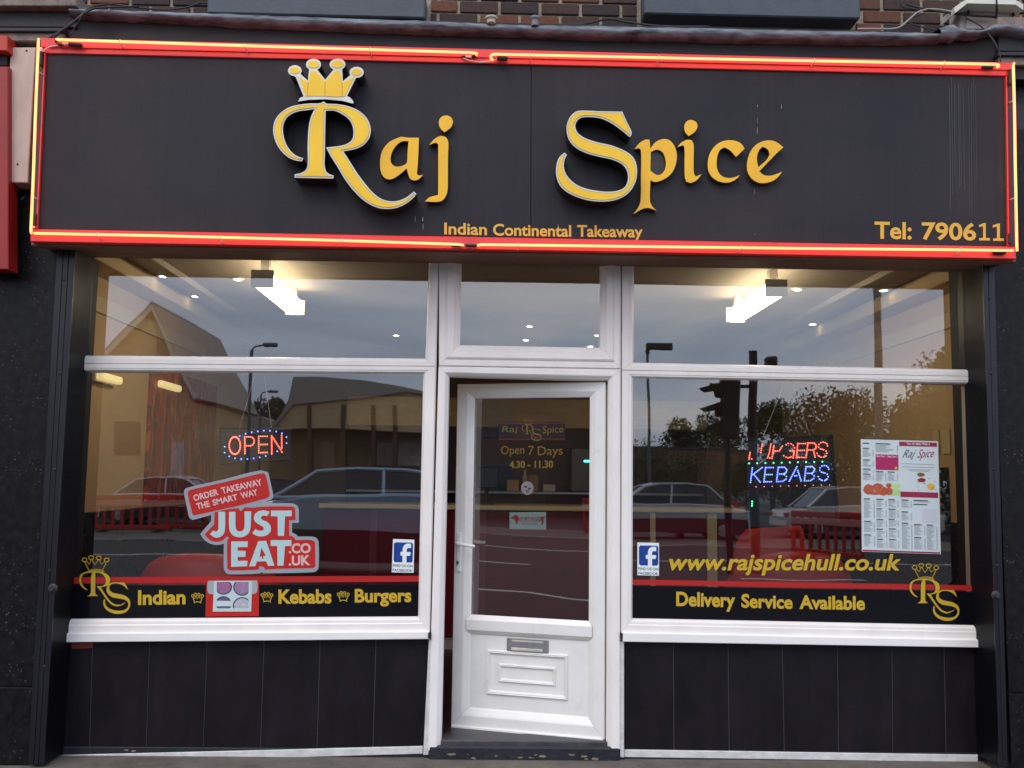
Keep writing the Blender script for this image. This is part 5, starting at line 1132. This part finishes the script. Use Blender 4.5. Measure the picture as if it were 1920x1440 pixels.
for (x, y, rx, ry, c_) in ((630, 330, 260, 230, (150, 96, 136)), (1190, 330, 270, 260, (150, 116, 150)), (630, 830, 240, 230, (92, 88, 122)), (1190, 900, 280, 270, (176, 176, 190))):
    disc('plate_rim', x, y, rx, ry, NAVY, 0.0044); disc('plate_food', x, y, rx*.87, ry*.87, mat('food_print_%d_%d' % (x, y), S(*c_), .7, var=.25, scale=90), 0.0046)
shape('white_strip', [(430, 740), (890, 745), (880, 900), (430, 905)], PAPER, ps, 0.0048, sm=False, f=fq)

# ---- LED signs hung behind the windows
def dots(poly, step):
    o = []
    for i in range(len(poly)-1):
        a, b_ = Vector(poly[i]), Vector(poly[i+1]); n = max(1, round((b_-a).length/step))
        for k in range(n): o.append(tuple(a.lerp(b_, k/n)))
    o.append(tuple(poly[-1])); return o
def led(mbq, pl, px, r, n0):
    u, v = pl.uv(*px); n = 8; k = len(mbq.v)
    mbq.v += [pl.w(u+r*math.cos(2*math.pi*i/n), v+r*math.sin(2*math.pi*i/n), n0) for i in range(n)]+[pl.w(u+r*.6*math.cos(2*math.pi*i/n), v+r*.6*math.sin(2*math.pi*i/n), n0+r*.8) for i in range(n)]
    mbq.f += [(k+i, k+(i+1) % n, k+n+(i+1) % n, k+n+i) for i in range(n)]+[tuple(k+n+i for i in range(n))]
LP = YP(.14)
def led_letters(par, f, items, m, r, step, used=set(), pl=LP):
    for strokes in items:
        q = MB(); seen = []
        for s_ in strokes:
            for d_ in dots(s_, step):
                if all((Vector(d_)-Vector(e_)).length > step*.6 for e_ in seen): seen.append(d_); led(q, pl, f(d_), r, .004)
        tag(q.build('led_letter', m, par), kind='stuff')
op = thing('led_sign', 'oval lit led sign reading OPEN hung behind the left window', 'sign', at(478, 868, .14))
fo = lambda p: (400+p[0]/12, 790+p[1]/12)
MB().quadslab([LP.hit(*p) for p in ((410.5, 803), (545, 800), (546.5, 864), (412, 871))], .02, .006).build('board', LEDP, op)
el_ = [(487+125*math.cos(2*math.pi*i/28), 545+195*math.sin(2*math.pi*i/28)) for i in range(29)]
led_letters(op, fo, [[el_], [[(708, 355), (715, 722)], [(755, 350), (845, 350), (890, 365), (915, 402), (922, 447), (915, 490), (890, 527), (848, 550), (757, 550)]],
    [[(1025, 340), (1027, 708)], [(1070, 338), (1215, 338)], [(1070, 522), (1215, 520)], [(1075, 705), (1215, 700)]], [[(1315, 330), (1318, 730)], [(1345, 370), (1520, 640)], [(1540, 315), (1545, 690)]]], LEDR, .0042, 45)
q = MB()
for d_ in ((258, 572), (258, 705), (362, 790), (492, 832), (632, 848), (770, 848), (910, 835), (1048, 812), (1182, 778), (1315, 730), (1442, 674), (1650, 490), (1650, 355), (1548, 270), (1418, 230), (1280, 213), (1140, 212), (1004, 225), (868, 247), (730, 282), (598, 330)): led(q, LP, fo(d_), .0040, .004)
tag(q.build('led_border', LEDB, op), kind='stuff')
for a, b_ in (((449, 803), (477, 706)), ((509, 802), (496, 706))): MB().tube([LP.hit(*a), LP.hit(*b_)], .0018, 5).build('hanging_cord', WIREP, op)
bk = thing('led_sign', 'black square led sign with red, green and blue lights in right window', 'sign', at(1482, 985, .14))
fb = lambda p: (1390+p[0]/9, 800+p[1]/9)
MB().quadslab([LP.hit(*p) for p in ((1397, 823), (1560, 816), (1573, 980), (1400, 992))], .025, .008).build('board', LEDP, bk)
MB().quadslab([LP.hit(*p)+Vector((0, -.006, 0)) for p in ((1396, 821.5), (1561, 814.5), (1561.6, 820), (1396.4, 827))], .03, .003).build('board_edge', GASKET, bk)
MB().quadslab([LP.hit(*p)+Vector((0, -.006, 0)) for p in ((1556, 820.5), (1561.6, 820), (1574.6, 980), (1568, 980.5))], .03, .003).build('board_edge', GASKET, bk)
SZ_ = [(1450, 325), (1440, 290), (1410, 270), (1375, 263), (1338, 270), (1305, 300), (1300, 345), (1330, 375), (1385, 390), (1425, 410), (1441, 450), (1425, 490), (1385, 515), (1340, 515), (1295, 490), (1275, 450)]
led_letters(bk, fb, [[[(145, 437), (128, 545), (172, 545)]], [[(347, 300), (325, 437)]], [[(495, 295), (470, 440), (440, 525), (515, 535), (545, 325)], [(570, 408), (635, 408), (690, 330)]],
    [[(755, 305), (790, 283), (835, 288), (870, 315), (893, 355)], [(820, 408), (890, 408), (870, 525)], [(712, 490), (750, 515), (785, 525), (815, 520), (862, 495)]],
    [[(950, 285), (925, 525)], [(975, 285), (1080, 285)], [(965, 400), (1060, 400)], [(950, 520), (1050, 520)]], [[(1120, 275), (1090, 520)], [(1145, 275), (1230, 280), (1260, 320), (1250, 370), (1205, 395), (1130, 395)], [(1222, 425), (1240, 515)]], [SZ_]], LEDR, .0038, 31)
q = MB()
for i in range(10): led(q, LP, fb((128+i*137.4, 620-i*3.2)), .0044, .004)
for d_ in ((180, 1262), (178, 1300), (175, 1335)): led(q, LP, fb(d_), .0044, .004)
tag(q.build('green_led_row', LEDG, bk), kind='stuff')
Bz = lambda dx, dy: [[(620+dx, 687+dy), (592+dx, 925+dy)], [(645+dx, 687+dy), (725+dx, 685+dy), (765+dx, 725+dy), (750+dx, 775+dy), (705+dx, 800+dy), (610+dx, 800+dy)], [(725+dx, 810+dy), (757+dx, 840+dy), (750+dx, 885+dy), (700+dx, 920+dy), (592+dx, 930+dy)]]
led_letters(bk, fb, [[[(183, 697), (152, 938)], [(347, 690), (195, 805)], [(215, 815), (315, 935)]], [[(405, 690), (378, 930)], [(430, 690), (535, 690)], [(420, 808), (515, 808)], [(405, 930), (505, 928)]], Bz(0, 0),
    [[(935, 675), (805, 920)], [(950, 740), (1005, 915)], [(870, 828), (960, 828)]], Bz(468, -12), [[(x+20, y+393) for x, y in SZ_]]], LEDB, .0040, 31)
q = MB()
for i in range(10): led(q, LP, fb((245+i*137.8, 1014-i*3.4)), .0036, .004)
tag(q.build('red_led_row', mat('dim_red_led', (1, .3, .3), .3, emit=(1, .22, .20), estr=1.4), bk), kind='stuff')
for a, b_ in (((1430, 820), (1467, 728)), ((1519, 818), (1489, 728))): MB().tube([LP.hit(*a), LP.hit(*b_)], .0018, 5).build('hanging_cord', WIREP, bk)

# ---- on the door glass
DG = Pl(dw(0, 0, -.026)-Vector((0, 0, 0)), u_)
dh = thing('door_lettering', 'gold opening times under a dark name plate on the door glass', 'lettering', DG.hit(995, 880))
def drect(nm, P, m, n0): return MB().poly(DG, on(DG, P[::-1]), (), n0).build(nm, m, dh)
drect('name_band', [(935, 792), (1059.5, 791), (1059, 825.5), (935, 825.5)], mat('dark_plum_vinyl', S(44, 20, 32), .3), -.004)
for P in ([(935, 793), (1059.5, 792.3), (1059.5, 794.3), (935, 795)], [(935, 822.5), (1059, 822.5), (1059, 824.5), (935, 824.5)]): drect('red_rule', P, REDV, -.0036)
text('words', 'Raj', DG, (941, 814), (970, 814), (941, 799), GOLD, dh, -.003, .004, .08); text('words', 'Spice', DG, (1017, 817), (1056, 815), (1017, 799), GOLD, dh, -.003, .004, .08)
text('words', 'Open', DG, (939, 857), (983, 856), (939, 836), GOLD, dh, -.003, .004); text('words', '7', DG, (990, 853), (1001, 853), (990, 836), GOLD, dh, -.003, .004); text('words', 'Days', DG, (1008, 859), (1055, 858), (1008, 837), GOLD, dh, -.003, .004)
text('words', '4.30 - 11.30', DG, (955, 878), (1037, 877.5), (955, 864), mat('yellow_hours_vinyl', S(206, 176, 40), .4), dh, -.003, .03)
def fdoor(p): return (978+(p[0]-245)/970*37, 785+(p[1]-165)/1110*42)
mono('tiny gold crowned monogram on the door name plate', fdoor, DG, False, -.0024, .0022)
rs = thing('round_sticker', 'round white sticker in the middle of the door glass', 'sticker', DG.hit(988, 926))
MB().poly(DG, on(DG, [(988.2+11.8*math.cos(-2*math.pi*i/26), 915.2+12.8*math.sin(-2*math.pi*i/26)) for i in range(26)]), (), -.004).build('disc', mat('white_disc', S(226, 214, 218), .6), rs)
for P in ([(982.5, 911.5), (987.5, 911), (987.5, 914.2), (982.8, 914.4)], [(990, 914.5), (995, 914.5), (994.5, 917.5), (990, 917.3)]): MB().poly(DG, on(DG, P[::-1]), (), -.0034).build('mark', GASKET, rs)
MB().poly(DG, on(DG, [(985, 920), (992, 917.5), (991, 924), (986, 924)][::-1]), (), -.0034).build('mark', GREYP, rs)
npt = thing('pets_notice', 'pale card with red long dog and writing on the door glass', 'notice', DG.hit(989, 993))
def nrect(nm, P, m, n0): return MB().poly(DG, on(DG, P[::-1]), (), n0).build(nm, m, npt)
nrect('card', [(954.8, 960.8), (1023.5, 960), (1023.5, 993), (954.8, 992)], mat('pale_green_card', S(188, 206, 202), .6), -.0045)
DOGC = mat('red_print', S(196, 52, 40), .6)
fd = lambda P: zoomed(P, 3.692, 800, 760)
def dshape(nm, P, sm=True): return MB().poly(DG, on(DG, fd(smooth_loop(P, 3, 40) if sm else P)), (), -.004).build(nm, DOGC, npt)
dshape('dog_front', [(580, 775), (598, 768), (612, 758), (628, 762), (634, 780), (632, 800), (626, 820), (618, 824), (614, 806), (606, 790), (590, 784)])
dshape('dog_rear', [(790, 772), (808, 770), (822, 766), (812, 782), (810, 800), (804, 824), (792, 828), (796, 806), (788, 795)])
text('words', 'NO PETS PLEASE', DG, *fd([(634, 808), (790, 806), (634, 774)]), DOGC, npt, -.0038, .015); text('words', 'EXCEPT GUIDE DOGS', DG, *fd([(658, 826), (764, 826), (658, 814)]), DOGC, npt, -.0038, .004)

# ================================================================== across the street: what the shop glass mirrors
def far_poly(name, px, Y, depth, m, par, back=None):
    """a face of a far building: corners in the mirrored view, Y metres from the shop, with real depth away from the road"""
    P = [mirror(x, y, Y) for x, y in px]; n = len(P); d = Vector((0, -depth, 0))
    tri = tessellate_polygon([P]); V_ = P+[p+d for p in P]
    fs = [tuple(t_) for t_ in tri]+[tuple(i+n for i in reversed(t_)) for t_ in tri]+[(i, (i+1) % n, (i+1) % n+n, i+n) for i in range(n)]
    return mesh_obj(name, V_, fs, m, par)
def gpx(px, Y, z=None): p = mirror(px, 900, Y); return Vector((p.x, -Y, RZ if z is None else z))
def brick_mat(name, c1, c2, mo_, scale):
    m, t, b, n_, l_ = node_mat(name); c = n_('ShaderNodeTexCoord'); mp = n_('ShaderNodeMapping'); mp.inputs['Rotation'].default_value = (R(90), 0, 0); l_(c.outputs['Object'], mp.inputs[0])
    br = n_('ShaderNodeTexBrick'); br.inputs['Scale'].default_value = scale; br.inputs['Color1'].default_value = (*S(*c1), 1); br.inputs['Color2'].default_value = (*S(*c2), 1); br.inputs['Mortar'].default_value = (*S(*mo_), 1); br.inputs['Mortar Size'].default_value = .012
    br.inputs['Brick Width'].default_value = .5; br.inputs['Row Height'].default_value = .18; l_(mp.outputs[0], br.inputs['Vector']); l_(br.outputs[0], b.inputs['Base Color']); b.inputs['Roughness'].default_value = .85; return m
TANBR = brick_mat('tan_far_brick', (222, 194, 150), (204, 168, 122), (190, 176, 150), 2.2); REDBR = brick_mat('red_far_brick', (136, 92, 70), (120, 76, 60), (140, 126, 110), 2.2)
ROOFT = mat('grey_roof_tiles', S(168, 156, 146), .8, var=.2, scale=4, stretch=(1, 1, 6)); ROOFD = mat('dark_roof_edge', S(78, 74, 80), .7)
DARKGL = mat('dark_window_glass', S(30, 34, 40), .1); WHITEP = mat('white_paintwork', S(214, 208, 198), .6)
GAL = mat('galvanised_pole', S(104, 106, 110), .5, metal=.4); BLKP = mat('black_pole', S(26, 26, 28), .45)
# gabled house
hs = thing('gabled_house', 'tan brick house with a steep gable mirrored in the upper left window', 'house', gpx(282, 30))
YH = 30
far_poly('wall', [(205, 665), (282, 578), (365, 742), (366, 936), (168, 930), (168, 700)], YH, 8, TANBR, hs)
for A, B, C_, D in (((282, 566), (373, 748), (366, 752), (282, 582)), ((282, 566), (282, 582), (160, 716), (152, 708))): far_poly('roof', [A, B, C_, D], YH-.35, 9, ROOFT, hs)
far_poly('bargeboard', [(282, 574), (282, 582), (168, 708), (160, 702)], YH-.45, .08, WHITEP, hs); far_poly('bargeboard', [(282, 574), (370, 746), (364, 748), (282, 584)], YH-.45, .08, WHITEP, hs)
w1 = far_poly('window', [(293, 632), (318, 646), (318, 690), (293, 690)], YH-.06, .1, DARKGL, hs)
far_poly('window', [(215, 790), (260, 790), (260, 850), (215, 850)], YH-.06, .1, DARKGL, hs); far_poly('door', [(320, 830), (346, 830), (346, 934), (320, 934)], YH-.06, .1, WHITEP, hs)
# long store with swept roof
stn = thing('brick_store', 'long brick building with sweeping curved roof mirrored in left window', 'building', gpx(700, 48))
YS = 48
far_poly('roof', [(505, 806), (528, 775), (541, 748), (546, 722), (549, 707), (600, 707), (680, 715), (760, 729), (830, 744), (1010, 770), (1010, 800), (830, 745), (760, 737), (690, 746), (600, 754), (548, 758), (520, 795)], YS-1.2, 14, ROOFT, stn)
far_poly('upper_wall', [(503, 806), (520, 795), (548, 758), (600, 754), (690, 746), (760, 737), (830, 745), (1010, 800), (1010, 822), (700, 810), (620, 804)], YS-1.0, 12, TANBR, stn)
far_poly('lower_wall', [(503, 806), (620, 804), (700, 810), (1010, 822), (1010, 925), (503, 922)], YS+.6, 10, brick_mat('shaded_far_brick', (168, 138, 104), (150, 120, 90), (150, 134, 112), 2.2), stn)  # darker copy of the tan brick, shade of the recess put into its colour
for x in (577, 646, 700, 742): far_poly('column', [(x-4, 760), (x+4, 760), (x+4, 924), (x-4, 924)], YS-1.1, .7, mat('brown_column', S(92, 66, 52), .7), stn)
far_poly('door', [(604, 830), (630, 830), (630, 920), (604, 920)], YS+.5, .2, mat('pale_door', S(176, 156, 128), .6), stn)
far_poly('poster_board', [(706, 832), (790, 834), (790, 872), (690, 870)], YS+.3, .1, mat('far_posters', S(170, 160, 150), .6, var=.5, scale=1.5), stn)
lw = thing('far_brick_wall', 'low red brick range mirrored behind the trees in right window', 'wall', gpx(1300, 60))
far_poly('wall', [(1150, 838), (1420, 846), (1420, 918), (1150, 912)], 60, 4, REDBR, lw)
far_poly('coping', [(1150, 835), (1420, 843), (1420, 846), (1150, 838)], 59.9, 4.2, ROOFD, lw)
# low roofs between the house and the store
rw = thing('low_shed', 'low pale roofed shed mirrored between house and store', 'shed', gpx(430, 55))
far_poly('wall', [(330, 818), (512, 812), (512, 918), (330, 916)], 55, 6, TANBR, rw); far_poly('roof', [(322, 800), (380, 779), (470, 775), (518, 790), (518, 814), (322, 820)], 54.5, 7, ROOFT, rw)
# trees
LEAF = mat('dull_green_foliage', S(64, 78, 46), .8, var=.45, scale=1.2); LEAF2 = mat('autumn_foliage', S(96, 80, 42), .8, var=.4, scale=1.2); BARK = mat('bark', S(66, 56, 48), .9, var=.3, scale=6)
def make_tree(label, base, H, rx, shape_, m, seed, nleaf=2600, rel=.3):
    rnd = random.Random(seed); t_ = thing('tree', label, 'tree', base, 'trees across the street'); tr = MB()
    tr.tube([base+Vector((0, 0, -.2)), base+Vector((.05, 0, H*.25)), base+Vector((-.04, .03, H*.6)), base+Vector((0, 0, H*.9))], [H*.028, H*.022, H*.013, H*.004], 8)
    cl = []
    for k in range(16):
        a = rnd.uniform(0, 6.28); h = rnd.uniform(rel, .92)
        r_ = rx*(math.sin(math.pi*min(1, (h-rel+.1)/(1.05-rel)))**.7)*rnd.uniform(.35, 1) if shape_ == 'round' else rx*(1.05-h)*1.1*rnd.uniform(.4, 1)
        tip = base+Vector((math.cos(a)*r_, math.sin(a)*r_, H*h)); st_ = base+Vector((0, 0, H*max(.2, h-.22))); tr.tube([st_, st_.lerp(tip, .5)+Vector((0, 0, .1)), tip], [H*.009, H*.006, H*.002], 5); cl.append((tip, rx*rnd.uniform(.28, .5)))
    tr.build('trunk', BARK, t_); lf = MB(); s_ = H*.0155; nleaf = int(nleaf*3.2)
    for k in range(nleaf):
        c_, r_ = rnd.choice(cl); d = Vector((rnd.gauss(0, 1), rnd.gauss(0, 1), rnd.gauss(0, .8))).normalized()*r_*rnd.uniform(.3, 1.05)**.6; p = c_+d
        a = Vector((rnd.gauss(0, 1), rnd.gauss(0, 1), rnd.gauss(0, 1))).normalized(); b_ = a.cross(Vector((rnd.gauss(0, 1), rnd.gauss(0, 1), rnd.gauss(0, 1)))).normalized(); z_ = s_*rnd.uniform(.6, 1.5)
        lf.add([p-a*z_, p-b_*z_*.6, p+a*z_, p+b_*z_*.6], [(0, 1, 2, 3)])
    lf.build('crown', m, t_); return t_
def tree_px(label, px, ytop, Y, rx, shape_, m, seed, **k):
    b_ = gpx(px, Y); H = mirror(px, ytop, Y).z-RZ; return make_tree(label, b_, H, rx, shape_, m, seed, **k)
tree_px('broad bushy tree mirrored at the far right of right window', 1745, 738, 26, 3.4, 'round', LEAF, 1, nleaf=4200, rel=.15)
tree_px('tall tree reaching above the transom mirrored at far right', 1850, 655, 30, 3.4, 'round', LEAF, 2, nleaf=4200, rel=.15)
tree_px('rusty brown tree mirrored in the middle of the right window', 1600, 752, 30, 3.0, 'round', LEAF2, 3, nleaf=3800, rel=.12)
tree_px('smaller brown tree mirrored beside the hanging cord', 1540, 772, 32, 2.2, 'round', LEAF2, 4, nleaf=2600, rel=.12)
tree_px('dark tree mirrored behind the led sign cords', 1448, 760, 44, 2.0, 'round', LEAF, 5, rel=.2)
tree_px('slim poplar mirrored left of the traffic light', 1277, 780, 70, 2.3, 'cone', LEAF, 6, rel=.1)
tree_px('second poplar mirrored close behind the traffic light', 1335, 774, 66, 3.0, 'cone', LEAF, 7, rel=.1)
tree_px('low bush mirrored at the left of the right window', 1212, 842, 50, 2.8, 'round', LEAF, 8, rel=.05)
tree_px('dark round bush mirrored under the poplar', 1306, 838, 45, 2.2, 'round', LEAF, 9, rel=.05)
tree_px('small round tree mirrored left of the store roof', 500, 742, 62, 2.2, 'round', LEAF, 10, rel=.1)
# poles and signals
def pole(name, label, cat, px, ytop, Y, r, m, extra=None):
    b_ = gpx(px, Y); zt = mirror(px, ytop, Y).z; t_ = thing(name, label, cat, b_); MB().tube([b_, Vector((b_.x, b_.y, zt))], [r*1.2, r], 10).build('post', m, t_)
    if extra: extra(t_, b_, zt)
    return t_
def lantern(t_, b_, zt):
    MB().tube([(b_.x, b_.y, zt), (b_.x+.1, b_.y, zt+.12), (b_.x+.5, b_.y, zt+.2)], .03, 8).build('arm', GAL, t_); MB().box(b_.x+.4, b_.x+.95, b_.y-.1, b_.y+.1, zt+.12, zt+.26, .04).build('lantern', GAL, t_)
def cctv(t_, b_, zt):
    MB().lathe((b_.x, b_.y, zt), (0, 0, 1), [(0, .07), (.12, .07), (.18, .03)], 10).build('bracket', BLKP, t_); MB().box(b_.x-.05, b_.x+.75, b_.y-.09, b_.y+.09, zt+.14, zt+.36, .03).build('camera_housing', BLKP, t_)
# terrace to the left, which only the angled door glass mirrors
for k_, (x0, h, l2) in enumerate(((-38.5, 7.4, 'left end house of the dark brick terrace mirrored in the door'), (-31.0, 7.0, 'middle house of the dark brick terrace mirrored in the door'), (-23.5, 7.2, 'right end house of the dark brick terrace mirrored in the door'))):
    th = thing('terrace_house', l2, 'house', (x0+3.7, -27, RZ), 'terrace houses down the street'); y0 = -27
    MB().box(x0, x0+7.4, y0-8, y0, RZ, RZ+h-1.8).build('wall', brick_mat('terrace_brick_%d' % k_, (104, 74, 60), (86, 60, 50), (110, 100, 90), 2.2), th)
    MB().add([(x0-.1, y0+.3, RZ+h-1.85), (x0+7.5, y0+.3, RZ+h-1.85), (x0+7.5, y0-4, RZ+h+.6), (x0-.1, y0-4, RZ+h+.6), (x0-.1, y0-8.3, RZ+h-1.85), (x0+7.5, y0-8.3, RZ+h-1.85)], [(0, 1, 2, 3), (3, 2, 5, 4), (0, 3, 4), (1, 5, 2)]).build('roof', ROOFD, th)
    for wx in (1.2, 4.4):
        for wz in (.9, 3.2):
            w2 = MB().box(x0+wx, x0+wx+1.5, y0-.05, y0+.04, RZ+wz, RZ+wz+1.3).build('window', ROOFD, th); MB().box(x0+wx+.1, x0+wx+1.4, y0+.041, y0+.05, RZ+wz+.1, RZ+wz+1.2).build('pane', DARKGL, w2)
    MB().box(x0+.3, x0+1.0, y0-4.3, y0-3.7, RZ+h-.2, RZ+h+1.3).build('chimney', REDBR, th)
pole('street_lamp', 'street lamp on tall thin post mirrored above the OPEN sign', 'street lamp', 462, 655, 30, .06, GAL, lantern)
pole('street_lamp', 'shorter street lamp mirrored left of the store roof', 'street lamp', 483, 742, 46, .05, GAL, lantern)
pole('camera_pole', 'slim pole carrying a security camera mirrored in right window', 'camera pole', 1218, 664, 25, .045, GAL, cctv)
pole('lamp_column', 'pale grey lamp column mirrored at the right of the right window', 'lamp post', 1653, 480, 17, .085, GAL)
def signal(t_, b_, zt): 
    MB().tube([(b_.x-.01, b_.y, zt-.62), (b_.x-.75, b_.y, zt-.60)], .035, 6).build('arm', BLKP, t_); MB().box(b_.x+.22, b_.x+.42, b_.y-.1, b_.y+.1, zt-.35, zt-.1, .03).build('detector', BLKP, t_)
pole('signal_post', 'thick dark signal post mirrored above the led sign', 'post', 1414, 656, 10.8, .075, BLKP, signal)
tlb = gpx(1366, 10.6); zt = mirror(1366, 712, 10.6).z; tr = thing('traffic_light', 'black traffic light with angled visors mirrored in right window', 'traffic light', tlb)
MB().tube([tlb, (tlb.x, tlb.y, zt)], .06, 10).build('post', BLKP, tr); MB().box(tlb.x-.13, tlb.x+.18, tlb.y-.08, tlb.y+.16, zt-1.02, zt+.05, .03).build('signal_head', BLKP, tr)
for k_ in range(3):
    z = zt-.17-k_*.34; q = MB(); q.lathe((tlb.x-.13, tlb.y+.04, z), (-1, 0, 0), [(0, .13), (.10, .13), (.11, .10), (.02, .10)], 12); q.build('lamp_ring', BLKP, tr)
    MB().add([(tlb.x-.13, tlb.y-.10, z+.15), (tlb.x-.13, tlb.y+.18, z+.15), (tlb.x-.50, tlb.y+.16, z+.02), (tlb.x-.50, tlb.y-.08, z+.02), (tlb.x-.13, tlb.y-.10, z+.02), (tlb.x-.13, tlb.y+.18, z+.02), (tlb.x-.40, tlb.y+.16, z-.04), (tlb.x-.40, tlb.y-.08, z-.04)], [(0, 3, 2, 1), (0, 4, 7, 3), (1, 2, 6, 5)]).build('visor', BLKP, tr)
# cars
def car(label, px, Y, L_, H, col, flip=1, sz=1, belt=.95):
    b_ = gpx(px, Y); t_ = thing('car', label, 'car', b_); nm = 'car_paint_%d_%d_%d' % col; P = mat(nm, S(*col), .28, metal=.2, coat=.6)
    W_ = .88; h = L_/2
    side = [(-h, .34), (-h+.02, .62), (-h+.10, .82), (-h*.55, .92), (h*.45, .95), (h*.62, .93), (h*.95, .74), (h, .58), (h, .32), (h-.1, .22), (-h+.1, .22)]
    def pt(x, y, z):
        z2 = z*(1+(belt/.95-1)*max(0, z-.3)/.65) if z <= .95 else belt+(z-.95)*(H+.02-belt)/(H+.02-.95)
        return Vector((b_.x+flip*x, b_.y+y, b_.z+z2*sz))
    rings = []; secs = [(-W_, .86, .06), (-W_*.97, .97, .01), (W_*.97, .97, .01), (W_, .86, .06)]; V_ = []; fs = []; n = len(side)
    for y, k, d in ((-W_, .965, .03), (-W_*.9, 1, 0), (W_*.9, 1, 0), (W_, .965, .03)):
        V_ += [pt(x*k, y, .55+(z-.55)*(1-d*2)) for x, z in side]
    for r_ in range(3):
        for i in range(n): fs.append((r_*n+i, r_*n+(i+1) % n, (r_+1)*n+(i+1) % n, (r_+1)*n+i))
    fs += [tuple(range(n-1, -1, -1)), tuple(range(3*n, 4*n))]; mesh_obj('body', V_, fs, P, t_, smooth=False)
    cab = [(-h*.72, .90), (-h*.48, H-.08), (-h*.2, H), (h*.12, H-.02), (h*.26, H-.10), (h*.58, .93)]; V_ = []
    for y, k in ((-W_*.92, 0), (-W_*.70, 1), (W_*.70, 1), (W_*.92, 0)): pass
    lowY, topY = W_*.90, W_*.68; V_ = []
    for s_ in (-1, 1):
        for x, z in cab: t2 = (z-.9)/(H-.9); V_.append(pt(x, s_*(lowY+(topY-lowY)*t2), z))
    n = len(cab); mesh_obj('glasshouse', V_, [(i, i+1, n+i+1, n+i) for i in range(n-1)]+[tuple(range(n-1, -1, -1)), tuple(range(n, 2*n))], DARKGL, t_)
    q = MB()                                             # roof skin and pillars
    V2 = []
    for s_ in (-1, 1):
        for x, z in cab[1:5]: t2 = (z-.9)/(H-.9); V2.append(pt(x, s_*(lowY+(topY-lowY)*t2), z+.018))
    q.add(V2, [(i, i+1, 4+i+1, 4+i) for i in range(3)])
    for s_ in (-1, 1):
        y_ = lambda z: s_*(lowY+(topY-lowY)*(z-.9)/(H-.9)+.012)
        for a, c_ in (((-h*.74, .9), (-h*.47, H-.07)), ((-h*.47, H-.07), (-h*.2, H)), ((-h*.2, H), (h*.12, H-.02)), ((h*.12, H-.02), (h*.27, H-.09)), ((h*.27, H-.09), (h*.60, .93)), ((-.02, .92), (-.06, H-.02)), ((-h*.74, .905), (h*.6, .94))): q.tube([pt(a[0], y_(a[1]), a[1]), pt(c_[0], y_(c_[1]), c_[1])], .032, 6)
    q.build('roof', P, t_)
    for s_ in (-1, 1):
        MB().add([pt(x, s_*(W_+k2), z) for k2 in (0, .012) for x, z in ((-h*.9, .24), (h*.9, .24), (h*.88, .56), (-h*.88, .60))], [(0, 1, 2, 3), (7, 6, 5, 4), (0, 4, 5, 1), (1, 5, 6, 2), (2, 6, 7, 3), (3, 7, 4, 0)]).build('lower_side_shade', mat('side_shade_dark', S(34, 34, 38), .6), t_)  # dark panel added to dull the lower body where it mirrors the road
    for x in (-h*.62, h*.63):
        for s_ in (-1, 1):
            wh = MB().lathe(pt(x, s_*(W_-.2), .31), (0, s_, 0), [(0, .31), (.18, .31), (.205, .27)], 18).build('wheel', BLKP, t_); MB().lathe(pt(x, s_*(W_-.02), .31), (0, s_, 0), [(0, .19), (.03, .18), (.035, .06)], 14).build('rim', STEEL, wh)
    for s_ in (-1, 1):
        MB().box(*sorted((pt(h-.10, 0, 0).x, pt(h+.0, 0, 0).x)), b_.y+s_*.72-.14, b_.y+s_*.72+.14, b_.z+.58, b_.z+.70, .02).build('headlight', WHITEP, t_); MB().box(*sorted((pt(-h+.06, 0, 0).x, pt(-h-.01, 0, 0).x)), b_.y+s_*.74-.12, b_.y+s_*.74+.12, b_.z+.62, b_.z+.76, .02).build('tail_light', REDV, t_)
    return t_
car('blue saloon car passing in the road, mirrored in the left window', 735, 10.2, 4.8, 1.50, (190, 208, 228), 1, 1.12, 1.17)
car('silver estate car mirrored at the left of the right window', 1245, 19.5, 4.4, 1.5, (186, 188, 192), -1)
car('pale car parked far off mirrored behind the menu poster', 1600, 21.5, 4.4, 1.48, (206, 200, 190))
car('white car parked mirrored over the painting', 330, 24, 4.3, 1.46, (214, 212, 210))
car('dark blue car parked mirrored below the store posters', 545, 34, 4.3, 1.45, (52, 62, 86))
# red plastic road barriers
BARR = mat('red_barrier_plastic', S(188, 34, 30), .45, var=.12, scale=3)
def make_barrier(label, loc, rz=0, rx=0):
    r = thing('road_barrier', label, 'barrier', loc, 'red plastic road barriers'); r.rotation_euler = (rx, 0, rz)
    q = MB(); w_ = 1.0
    for z0, z1 in ((.10, .22), (.86, 1.0)): q.box(-w_, w_, -.03, .03, z0, z1, .02)
    q.build('rail', BARR, r, local=True)
    for x in [(-.94+i*.235) for i in range(9)]: MB().box(x-.045, x+.045, -.022, .022, .20, .88, .01).build('slat', BARR, r, local=True)
    for x in (-.7, .7): MB().box(x-.08, x+.08, -.28, .28, 0, .10, .03).build('foot', mat('black_rubber_foot', S(32, 32, 34), .7), r, local=True)
    MB().box(-w_+.02, w_-.02, -.034, .034, .70, .84, .008).build('reflective_strip', mat('pale_red_strip', S(208, 120, 110), .4), r, local=True)
    return r
for i, (px, Y, rz, rx, l2) in enumerate(((1548, 13.5, 1.15, 0, 'right of the led sign'), (1320, 20.5, 0, 0, 'far off beside the silver car'), (250, 19, .1, 0, 'far off at the left of the left window'), (370, 20, -.1, 0, 'far off in front of the white car'))):
    make_barrier('red slatted plastic barrier mirrored '+l2, gpx(px, Y), rz, rx)
